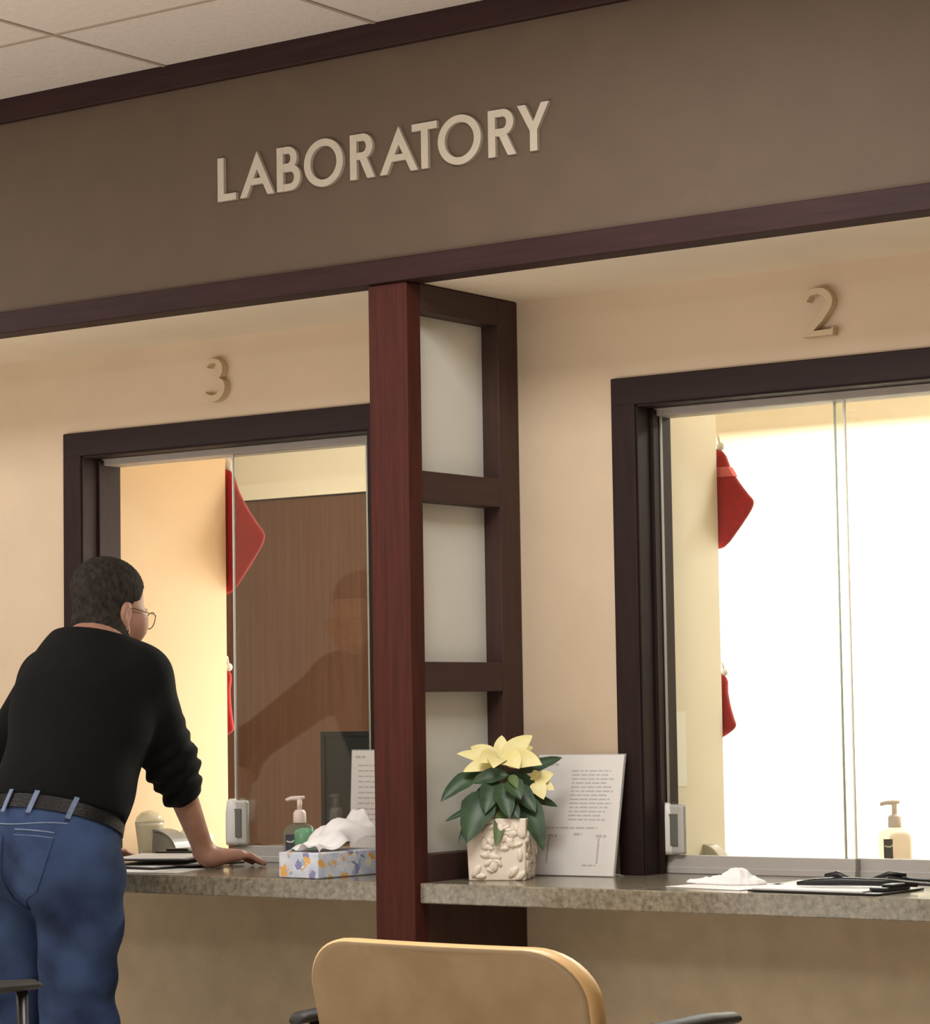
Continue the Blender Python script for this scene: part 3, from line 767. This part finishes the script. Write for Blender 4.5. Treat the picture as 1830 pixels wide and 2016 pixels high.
stocking((.434, YP2+.024, 1.335), .52, 'lower red stocking at the partition end of window 2', False, swing=math.radians(-22))

# ------------------------------------------------------------------ the man
SHR, SHL = (-.690, -.035, 1.352), (-1.000, -.035, 1.352)
ELR, ELL = (-.703, .085, 1.146), (-1.27, .05, 1.16)
WRR, WRL = (-.728, .236, .917), (-1.17, .24, .915)
P0, P1, P2, P3 = (-.815, -.215, .965), (-.812, -.175, 1.085), (-.822, -.10, 1.27), (-.838, -.055, 1.365)
NK = (-.842, -.010, 1.446)
HC = (-.855, .035, 1.553)
HIPR, HIPL = (-.735, -.215, .94), (-.915, -.215, .94)
KNR, KNL = (-.735, -.215, .50), (-.945, -.235, .50)
ANR, ANL = (-.735, -.27, .09), (-.955, -.29, .09)
yaw, pit = math.radians(-9), math.radians(-10)
HR = np.array(Matrix.Rotation(yaw, 3, 'Z') @ Matrix.Rotation(pit, 3, 'X'), np.float32)
def loc_head(P): return (P-np.array(HC, np.float32))@HR
def S(P, s=1.28):
    Q = P.copy(); Q[:, 1] *= s; return Q
def sc(p, s=1.28): return (p[0], p[1]*s, p[2])
def hand(P, wr, f, s, sgn):
    """open hand flat on the counter; f forward, s toward the little finger"""
    w = np.array(wr); f = np.array(f)/np.linalg.norm(f); s = np.array(s)/np.linalg.norm(s); u = np.array((0, 0, 1.))
    def at(a, b, z): q = w+f*a+s*b; return (q[0], q[1], H+z)
    d = capd(P, at(.0, .0, .045), at(.02, .004, .030), .027, .028)
    for b0, b1 in ((-.026, -.030), (-.009, -.010), (.009, .010), (.024, .029)):
        d = smin(d, capd(P, at(.014, b0*.7, .030), at(.088, b1, .033), .0215, .0150), .012)
    for (b0, b1, l1, l2, l3, r) in ((-.030, -.040, .036, .024, .018, .0088), (-.010, -.011, .041, .027, .019, .0092), (.010, .017, .037, .025, .018, .0088), (.029, .042, .029, .019, .016, .0078)):
        b_m = b0+(b1-b0)*.5; b_t = b0+(b1-b0)*.8
        k = at(.088, b0, .034); p = at(.088+l1, b_m, .0300); q = at(.088+l1+l2, b_t, .018); t = at(.088+l1+l2+l3, b1, .0085)
        fd = smin(capd(P, k, p, r*1.18, r*1.02), capd(P, p, q, r*1.02, r*.92), .004)
        fd = smin(fd, capd(P, q, t, r*.92, r*.78), .004)
        d = smin(d, fd, .005)
    th = smin(capd(P, at(.022, -.022, .026), at(.052, -.050, .022), .017, .012), capd(P, at(.052, -.050, .022), at(.086, -.066, .012), .0115, .009), .006)
    return smin(d, th, .010)
HF_R, HS_R = (.33, .94, 0), (.94, -.33, 0)
HF_L, HS_L = (.25, .97, 0), (-.97, .25, 0)
def head(P):
    q = loc_head(P)
    d = elld(q, (0, -.012, .020), (.0745, .094, .078))
    d = smin(d, elld(q, (0, .030, -.042), (.066, .062, .075)), .03)
    for sx in (-1, 1): d = smin(d, elld(q, (sx*.041, .056, -.055), (.031, .034, .044)), .02)
    d = smin(d, elld(q, (0, .042, -.088), (.044, .046, .030)), .03)
    d = smin(d, capd(q, (0, .094, -.028), (0, .113, -.062), .008, .012), .010)
    d = smin(d, elld(q, (0, .090, -.012), (.040, .010, .008)), .008)
    d = smin(d, elld(q, (0, .094, -.086), (.022, .010, .007)), .006)
    for sx in (-1, 1):
        d = smax(d, -elld(q, (sx*.030, .102, -.030), (.015, .014, .009)), .006)
        d = smin(d, elld(q, (sx*.030, .085, -.030), (.012, .012, .011)), .003)
        e = elld(q, (sx*.077, -.004, -.040), (.0080, .018, .031))
        e = smax(e, -elld(q, (sx*.086, .004, -.040), (.006, .012, .021)), .004)
        e = smin(e, elld(q, (sx*.076, .004, -.072), (.006, .009, .010)), .006)
        d = smin(d, e, .006)
    return d
def body(P):
    d = capd(S(P), sc(P0), sc(P1), .150, .150)
    d = smin(d, capd(S(P), sc(P1), sc(P2), .150, .162), .05)
    d = smin(d, capd(S(P), sc(P2), sc(P3), .160, .125), .05)
    d = smin(d, capd(P, SHR, SHL, .055, .055), .05)
    d = smin(d, capd(P, P3, NK, .075, .056), .05)
    d = smin(d, capd(P, NK, (HC[0], HC[1]-.01, HC[2]-.04), .055, .053), .02)
    d = smin(d, head(P), .015)
    for sh, el, wr in ((SHR, ELR, WRR), (SHL, ELL, WRL)):
        d = smin(d, capd(P, sh, el, .052, .041), .03)
        d = smin(d, capd(P, el, wr, .041, .0255), .015)
    d = smin(d, hand(P, WRR, HF_R, HS_R, 1), .014)
    d = smin(d, hand(P, WRL, HF_L, HS_L, -1), .014)
    for hp, kn, an in ((HIPR, KNR, ANR), (HIPL, KNL, ANL)):
        d = smin(d, capd(P, hp, kn, .085, .055), .05)
        d = smin(d, capd(P, kn, an, .055, .038), .03)
        d = smin(d, capd(P, (an[0], an[1], .05), (an[0], an[1]+.17, .04), .036, .030), .03)
    return d
V_, F_ = net(body, (-1.40, -.46, -.01), (-.52, .50, 1.68), .0046)
man = obj('person', (V_, F_), 'skin', smooth=True)
tag(man, 'man in black sweater and blue jeans leaning on the left counter, seen from behind', 'person')

def hair(P):
    q = loc_head(P)
    d = elld(q, (0, -.014, .022), (.0805, .100, .083))
    d = smin(d, elld(q, (0, -.030, -.075), (.066, .066, .105)), .03)
    d = np.minimum(d, capd(P, (NK[0], NK[1]-.002, NK[2]), (HC[0], HC[1]-.014, HC[2]-.04), .080, .066))
    y, z = q[:, 1], q[:, 2]
    # softened steps
    g_ = -.120+.106/(1+np.exp(-(y+.020-np.clip((-.058-z)*.9, 0, .034))/.004))-.024/(1+np.exp(-(y-.022)/.004))+.075/(1+np.exp(-(y-.046)/.004))
    w = .0012*np.sin(q[:, 0]*420+3*np.sin(q[:, 2]*160))*np.sin(q[:, 1]*390+2*np.sin(q[:, 0]*150))
    return smax(d+w, (g_-z), .008)
V_, F_ = net(hair, (HC[0]-.13, HC[1]-.15, HC[2]-.20), (HC[0]+.13, HC[1]+.15, HC[2]+.14), .003)
obj('hair', (V_, F_), 'hair', man, smooth=True)['label'] = 'short greying dark hair'

TAX = np.array((.0, .33, .944), np.float32)   # lean of the trunk at the waist
WC = np.array((-.815, -.212, 1.024), np.float32)
def upax(P): return (P-WC)@TAX
def torso(P, o):
    d = capd(S(P), sc(P0), sc(P1), .170+o, .166+o)
    d = smin(d, capd(S(P), sc(P1), sc(P2), .166+o, .186+o), .05)
    d = smin(d, capd(S(P), sc(P2), sc(P3), .180+o, .145+o), .05)
    d = smin(d, capd(P, SHR, SHL, .070+o, .070+o), .06)
    return smin(d, capd(P, P3, (NK[0], NK[1]-.006, NK[2]-.030), .10+o, .070+o), .05)
CF = np.array(ELR)+(np.array(WRR)-np.array(ELR))*.40
def wr_(P): return .0035*np.sin(P[:, 2]*95+14*P[:, 0]+4*np.sin(P[:, 1]*30))
def shirt(P):
    d = torso(P, .004)
    d += .004*np.sin(P[:, 2]*34+P[:, 0]*22+2*np.sin(P[:, 0]*17))*np.clip((1.32-P[:, 2])*5, 0, 1)
    ax = (np.array(WRR)-np.array(ELR)); ax = ax/np.linalg.norm(ax)
    a = capd(P, SHR, ELR, .074, .063)
    fo_ = capd(P, ELR, tuple(CF+ax*.03), .063, .047)
    t_ = (P-np.array(ELR, np.float32))@np.array(ax, np.float32)
    a = smin(a, fo_, .03)
    a = a+(.0045*np.sin(t_*150+6*P[:, 0]*8)+.002*np.sin(P[:, 0]*140+t_*60))*np.clip((t_+.13)*9, 0, 1)*(t_ < .16)
    a = smax(a, ((P-np.array(CF, np.float32))@np.array(ax, np.float32)-.004*np.sin(P[:, 0]*60)), .008)
    d = smin(d, a, .03)
    axl = (np.array(WRL)-np.array(ELL)); axl = axl/np.linalg.norm(axl); CL = np.array(ELL)+axl*.10
    b = smin(capd(P, SHL, ELL, .070, .056), capd(P, ELL, tuple(CL+axl*.03), .056, .047), .03)
    b = smax(b, (P-np.array(CL, np.float32))@np.array(axl, np.float32), .008)
    d = smin(d, b, .03)
    # hem: tucked at the back, hanging lower at the right front
    hem = upax(P)
    low = np.clip((P[:, 1]+.16)*6, 0, 1)*.055
    d = smax(d, -(hem+low-.012), .006)
    # neckline
    nk = (P-np.array((NK[0], NK[1], NK[2]-.004), np.float32))@np.array((0, .32, .947), np.float32)
    return smax(d, nk, .006)
V_, F_ = net(shirt, (-1.40, -.46, .95), (-.52, .30, 1.52), .0052)
sh_ = obj('shirt', (V_, F_), 'shirt', man, smooth=True)
bm = bmesh.new()
cn = Vector(NK)+Vector((0, -.004, -.012)); loop = []
nn = 40
for k in range(nn+1):
    a = 2*PI*k/nn
    loop.append(cn+Vector((.068*math.cos(a), .068*math.sin(a)*.97, -.022*math.sin(a))))
tube(bm, loop, .010, 10, cap=False)
obj('collar', bm, 'shirt', sh_, smooth=True)

def pelvis(P, o):
    d = capd(S(P, 1.18), sc(P0, 1.18), sc(P1, 1.18), .172+o, .164+o)
    d = smin(d, elld(P, (-.735, -.285, .90), (.100+o, .090+o, .105+o)), .05)
    d = smin(d, elld(P, (-.910, -.285, .90), (.100+o, .090+o, .105+o)), .05)
    return d
def jeans(P):
    d = pelvis(P, .0)
    lg = None
    for hp, kn, an in ((HIPR, KNR, ANR), (HIPL, KNL, ANL)):
        sx = 1 if hp is HIPR else -1
        l = capd(P, (hp[0]+sx*.010, hp[1], hp[2]-.06), kn, .110, .084)
        l = smin(l, capd(P, kn, (an[0], an[1], .03), .084, .078), .04)
        l = l+(.004*np.sin(P[:, 2]*42+P[:, 0]*25*sx+2*np.sin(P[:, 2]*11))+.003*np.sin(P[:, 0]*60+P[:, 2]*25))*np.clip((.86-P[:, 2])*6, 0, 1)
        lg = l if lg is None else smin(lg, l, .012)
    d = smin(d, lg, .035)
    d = d+.0022*np.sin(P[:, 2]*55+P[:, 0]*38)*np.clip((1.0-P[:, 2])*8, 0, 1)
    d = smax(d, upax(P)-.004, .004)
    return np.maximum(d, .045-P[:, 2])
V_, F_ = net(jeans, (-1.14, -.46, .03), (-.52, .06, 1.12), .0055)
jn = obj('jeans', (V_, F_), 'denim', man, smooth=True)

def surf(f, o, dirn):
    """march from o along dirn back onto f=0"""
    o = np.array(o, np.float32)[None]; dv = np.array(dirn, np.float32); dv = dv/np.linalg.norm(dv)
    t = 0.
    for _ in range(60):
        d = float(f(o+dv*t)[0]); t += d*.7
        if abs(d) < 2e-4: break
    return Vector((o+dv*t)[0])
# belt: a band following the waist of the jeans
e1 = Vector((1, 0, 0)); e3 = Vector(tuple(float(v) for v in TAX)); e2 = e3.cross(e1)
def waist_ring(lift, off, n=72):
    c = Vector(tuple(float(v) for v in WC))+e3*lift; pts = []
    for k in range(n):
        a = 2*PI*k/n; dv = e1*math.cos(a)+e2*math.sin(a)
        p = surf(lambda Q: pelvis(Q, off), c+dv*.40, -dv); pts.append(p)
    return pts
rA, rB = waist_ring(-.020, .006), waist_ring(.014, .006); iA, iB = waist_ring(-.020, -.004), waist_ring(.014, -.004)
bm = bmesh.new()
LV = [[bm.verts.new(p) for p in r_] for r_ in (rA, rB, iB, iA)]
for a, b in zip(LV, LV[1:]+LV[:1]):
    for k in range(72): bm.faces.new((a[k], a[(k+1) % 72], b[(k+1) % 72], b[k]))
bl_o = obj('belt', bm, 'belt', man, smooth=False)
# belt loops, back pockets, yoke seam
def on_hip(a_deg, lift, off=.008):
    c = Vector(tuple(float(v) for v in WC))+e3*lift; a = math.radians(a_deg); dv = e1*math.cos(a)+e2*math.sin(a)
    return surf(lambda Q: jeans_s(Q)-off, c+dv*.42, -dv), dv
def jeans_s(P): return pelvis(P, 0.)
for a in (-128, -98, -66, -30):
    bm = bmesh.new()
    cpts = []
    for lift in (-.034, -.02, -.002, .014, .022):
        p, dv = on_hip(a+(lift*80), lift, .009); cpts.append(p)
    tg = e3; side = tg.cross(dv).normalized()
    for k in range(4):
        a0, a1 = cpts[k], cpts[k+1]
        vs = [bm.verts.new(q) for q in (a0-side*.006, a0+side*.006, a1+side*.006, a1-side*.006)]
        vo = [bm.verts.new(q+dv*.003) for q in (a0-side*.006, a0+side*.006, a1+side*.006, a1-side*.006)]
        bm.faces.new(vs); bm.faces.new(vo)
        for i in range(4): bm.faces.new((vs[i], vs[(i+1) % 4], vo[(i+1) % 4], vo[i]))
    obj('belt_loop', bm, 'stitch', jn)
def line_on(pts, w, name, m, off=.001):
    bm = bmesh.new(); P_ = []
    for a, l in pts: P_.append(on_jeans(a, l))
    tube(bm, P_, w, 6)
    return obj(name, bm, m, jn, smooth=True)
def on_jeans(a_deg, lift, off=.0005):
    c = Vector(tuple(float(v) for v in WC))+e3*lift; a = math.radians(a_deg); dv = e1*math.cos(a)+e2*math.sin(a)
    return surf(lambda Q: jeans(Q)-off, c+dv*.42, -dv)
def pocket(a0, a1, l0, l1):
    bm = bmesh.new(); n, m_ = 12, 12; g0 = []; g1 = []
    for i in range(n+1):
        u = i/n; r0 = []; r1 = []
        for j in range(m_+1):
            v = j/m_
            low_ = l1-.022*(1-abs(2*u-1))
            a = a0+(a1-a0)*u+(0.5-u)*6*v; l = l0+(low_-l0)*v
            p = on_jeans(a, l, .0035); q = on_jeans(a, l, -.001)
            r0.append(bm.verts.new(p)); r1.append(bm.verts.new(q))
        g0.append(r0); g1.append(r1)
    for G_ in (g0, g1):
        for i in range(n):
            for j in range(m_): bm.faces.new((G_[i][j], G_[i+1][j], G_[i+1][j+1], G_[i][j+1]))
    for i in range(n):
        bm.faces.new((g0[i][0], g0[i+1][0], g1[i+1][0], g1[i][0])); bm.faces.new((g0[i][m_], g0[i+1][m_], g1[i+1][m_], g1[i][m_]))
    for j in range(m_):
        bm.faces.new((g0[0][j], g0[0][j+1], g1[0][j+1], g1[0][j])); bm.faces.new((g0[n][j], g0[n][j+1], g1[n][j+1], g1[n][j]))
    return obj('back_pocket', bm, 'denim', jn, smooth=False)
pocket(-82, -40, -.088, -.215)
pocket(-140, -98, -.088, -.215)
line_on([(a, -.074) for a in range(-82, -39, 3)], .0022, 'pocket_stitching', 'stitch')
line_on([(a, -.088) for a in range(-82, -39, 3)], .0022, 'pocket_stitching', 'stitch')
line_on([(a, -.050-.012*math.cos(math.radians((a+90)*2))) for a in range(-130, -25, 5)], .002, 'yoke_seam', 'stitch')
for an, dx in ((ANR, 0), (ANL, 0)):
    def shoe(P, an=an):
        d = smin(capd(P, (an[0], an[1]-.03, .045), (an[0], an[1]+.10, .045), .044, .044), capd(P, (an[0], an[1]+.10, .04), (an[0]+.005, an[1]+.19, .03), .044, .034), .03)
        return np.maximum(d, .001-P[:, 2])
    V_, F_ = net(shoe, (an[0]-.08, an[1]-.12, -.01), (an[0]+.08, an[1]+.27, .12), .006)
    obj('shoe', (V_, F_), 'shoe', man, smooth=True)
# glasses, earring, ring
HM = Matrix([list(map(float, r)) for r in HR]).to_4x4(); HT = Matrix.Translation(HC) @ HM
gl = obj('glasses', (lambda b: ([tube(b, [HT @ Vector((sx*.034+.025*math.cos(t)*(1.08 if math.sin(t) > 0 else 1), .116-.014*abs(sx*.034+.025*math.cos(t))/.06, -.036+.021*math.sin(t))) for t in [2*PI*k/28 for k in range(29)]], .0013, 6) for sx in (-1, 1)],
     [tube(b, [HT @ Vector(p) for p in ((sx*.061, .102, -.026), (sx*.076, .088, -.026), (sx*.079, .02, -.024), (sx*.080, -.006, -.026), (sx*.078, -.018, -.040))], .0014, 6) for sx in (-1, 1)],
     tube(b, [HT @ Vector(p) for p in ((-.009, .114, -.030), (0, .118, -.027), (.009, .114, -.030))], .0013, 6), b)[-1])(bmesh.new()), 'wire', man, smooth=True)
bm = bmesh.new()
for sx in (-1, 1):
    vs = [bm.verts.new(HT @ Vector((sx*.034+.024*math.cos(t), .1155-.014*abs(sx*.034+.024*math.cos(t))/.06, -.036+.020*math.sin(t)))) for t in [2*PI*k/24 for k in range(24)]]
    bm.faces.new(vs)
obj('lens', bm, 'glass', gl)
bm = bmesh.new()
tube(bm, [HT @ Vector((.080, .002+.0085*math.cos(t), -.083+.0085*math.sin(t))) for t in [2*PI*k/20 for k in range(21)]], .0016, 6)
obj('hoop_earring', bm, 'gold', man, smooth=True)
wv = Vector(WRR); fv = Vector(HF_R).normalized(); sv = Vector(HS_R).normalized()
kc = wv+fv*.106+sv*.0115; kc.z = H+.0325
bm = bmesh.new(); dq = (fv+sv*.06+Vector((0, 0, .1))).normalized(); uu = dq.cross(Vector((0, 0, 1))).normalized(); vv2 = uu.cross(dq)
tube(bm, [kc+uu*.0108*math.cos(t)+vv2*.0108*math.sin(t) for t in [2*PI*k/20 for k in range(21)]], .0018, 6)
obj('ring', bm, 'gold', man, smooth=True)

# ------------------------------------------------------------------ waiting-room armchairs
def armchair(loc, rz, label):
    r = tag(empty('waiting_room_chair', loc, rz), label, 'chair', 'waiting room armchairs')
    T = Matrix.Translation(loc) @ Matrix.Rotation(rz, 4, 'Z')
    W2, zt_, zb_, rad = .289, .889, .46, .105
    prof = []
    for cx_, cz_, a0 in ((W2-rad, zt_-rad*.8, 0), (-W2+rad, zt_-rad*.8, 90)):
        for k in range(11):
            a = math.radians(a0+9*k); prof.append((cx_+rad*math.cos(a), cz_+rad*.8*math.sin(a)))
    prof += [(-W2+.01, zb_), (W2-.01, zb_)]
    def curve(x): return .35*x*x
    def build(pts, lays):
        bm = bmesh.new(); Ls = []
        for y, k in lays:
            L_ = []
            for x, z in pts:
                cxm, czm = 0, (zt_+zb_)/2
                X = x*k if k != 1 else x; Z = czm+(z-czm)*(1-(1-k)*.75)
                L_.append(bm.verts.new(T @ Vector((X, y+curve(X)-.22*(Z-.46), Z))))
            Ls.append(L_)
        n = len(pts)
        for a, b in zip(Ls, Ls[1:]):
            for k in range(n): bm.faces.new((a[k], a[(k+1) % n], b[(k+1) % n], b[k]))
        return bm, Ls
    # densify so that the curved back stays smooth
    dn_ = []
    for i in range(len(prof)):
        p, q = prof[i], prof[(i+1) % len(prof)]
        m_ = max(1, int(math.hypot(q[0]-p[0], q[1]-p[1])/.03))
        dn_ += [(p[0]+(q[0]-p[0])*k/m_, p[1]+(q[1]-p[1])*k/m_) for k in range(m_)]
    bm, Ls = build(dn_, [(-.030, .93), (-.034, .955), (-.030, .975)])
    bm.faces.new(Ls[0])
    bk = obj('backrest', bm, 'leather', r, smooth=True)
    bm, Ls = build(dn_, [(-.030, .972), (-.026, .992), (-.012, 1.), (.006, .99), (.016, .965), (.018, .93)])
    bm.faces.new(Ls[-1])
    obj('edge_band', bm, 'piping', bk, smooth=True)
    bm = bmesh.new(); bx(bm, -.27, .27, .02, .52, .40, .47, mtx=T)
    obj('seat', bm, 'leather', r, bevel=.02, seg=3)
    for sx in (-1, 1):
        x = sx*.318
        bm = bmesh.new()
        tube(bm, [T @ Vector(p) for p in ((x, -.085, .742), (x, -.07, .748), (x, .05, .752), (x, .20, .752), (x+sx*.004, .275, .750), (x+sx*.004, .292, .746))], [.012, .021, .023, .024, .020, .010], 14, ry=.5)
        ar = obj('armrest', bm, 'seatgray', r, smooth=True)
        for y in (.25, -.03):
            bm = bmesh.new(); tube(bm, [T @ Vector((x, y, .745)), T @ Vector((x, y+(.03 if y > 0 else -.05), .001))], .0115, 12)
            obj('leg', bm, 'chairblack', r, smooth=True)
    obj('seat_rail', boxes((-.318, .318, .04, .065, .385, .405), (-.318, .318, .26, .285, .385, .405), mtx=T), 'chairblack', r)
    return r
armchair((1.190, -1.285, 0), math.radians(-2), 'tan vinyl armchair with black arms in front, its back to the camera')
armchair((-.262, -1.435, 0), math.radians(-2), 'armchair at bottom left of which only one black arm shows against the jeans')

# ------------------------------------------------------------------ light
def area(name, loc, rot, size, sy, power, rgb):
    l = bpy.data.lights.new(name, 'AREA'); l.shape = 'RECTANGLE'; l.size = size; l.size_y = sy; l.energy = power; l.color = rgb
    o = bpy.data.objects.new(name, l); col.objects.link(o); o.location = loc; o.rotation_euler = [math.radians(a) for a in rot]; return o
WARM = (1, .985, .96)
for k, (x, y, e) in enumerate(((-2.4, -1.2, 36), (1.0, -1.2, 44), (-2.6, -5.0, 54), (.9, -5.6, 54))):
    area('ceiling_light_%d' % k, (x, y, 2.84), (0, 0, 0), 1.0, .8, e, WARM)
area('fill_uplight', (-.6, -3.6, .5), (180, 0, 0), 5, 2., 140, (1, .98, .95))  # added fill hanging unseen in mid-air, brightens ceiling, soffit and knee wall
area('station_light_2', (-.35, 2.45, 2.16), (4, 0, 0), 1.1, .3, 120, (1, .98, .94))
area('station_light_2b', (1.6, 2.2, 2.55), (0, 0, 0), 1.2, .4, 60, (1, .98, .94))
l3 = area('station_light_3', (-.55, 1.16, 1.10), (0, 78, -28), .25, .15, 1.8, (1, .92, .80)); l3.data.spread = math.radians(125)
area('station_light_3b', (-2.4, 2.2, 2.55), (0, 0, 0), .9, .4, 11.5, (1, .95, .85))
wd = bpy.data.worlds.new('world'); scene.world = wd; wd.use_nodes = True
wd.node_tree.nodes['Background'].inputs[0].default_value = (1, .95, .88, 1); wd.node_tree.nodes['Background'].inputs[1].default_value = .1

# ------------------------------------------------------------------ camera
cam = bpy.data.cameras.new('camera'); co = bpy.data.objects.new('camera', cam); col.objects.link(co); scene.camera = co
R_ = Vector((0.81296508, 0.58210106, -0.0156885)); U_ = Vector((0.05597327, -0.05129881, 0.99711355)); W_ = Vector((-0.57961605, 0.81149664, 0.07428624))
co.matrix_world = Matrix(((R_.x, U_.x, -W_.x, 3.73607455), (R_.y, U_.y, -W_.y, -4.85450926), (R_.z, U_.z, -W_.z, 1.26362485), (0, 0, 0, 1)))
cam.sensor_fit = 'VERTICAL'; cam.sensor_height = 24; cam.lens = 5208.4923/2016*24; cam.clip_start = .05; cam.clip_end = 60
scene.view_settings.view_transform = 'Standard'; scene.view_settings.look = 'None'; scene.view_settings.exposure = 0; scene.view_settings.gamma = 1
scene.cycles.use_denoising = True
scene.cycles.caustics_reflective = False; scene.cycles.caustics_refractive = False
scene.cycles.use_adaptive_sampling = True; scene.cycles.adaptive_threshold = .03
scene.cycles.max_bounces = 7; scene.cycles.transparent_max_bounces = 12; scene.cycles.sample_clamp_indirect = 6
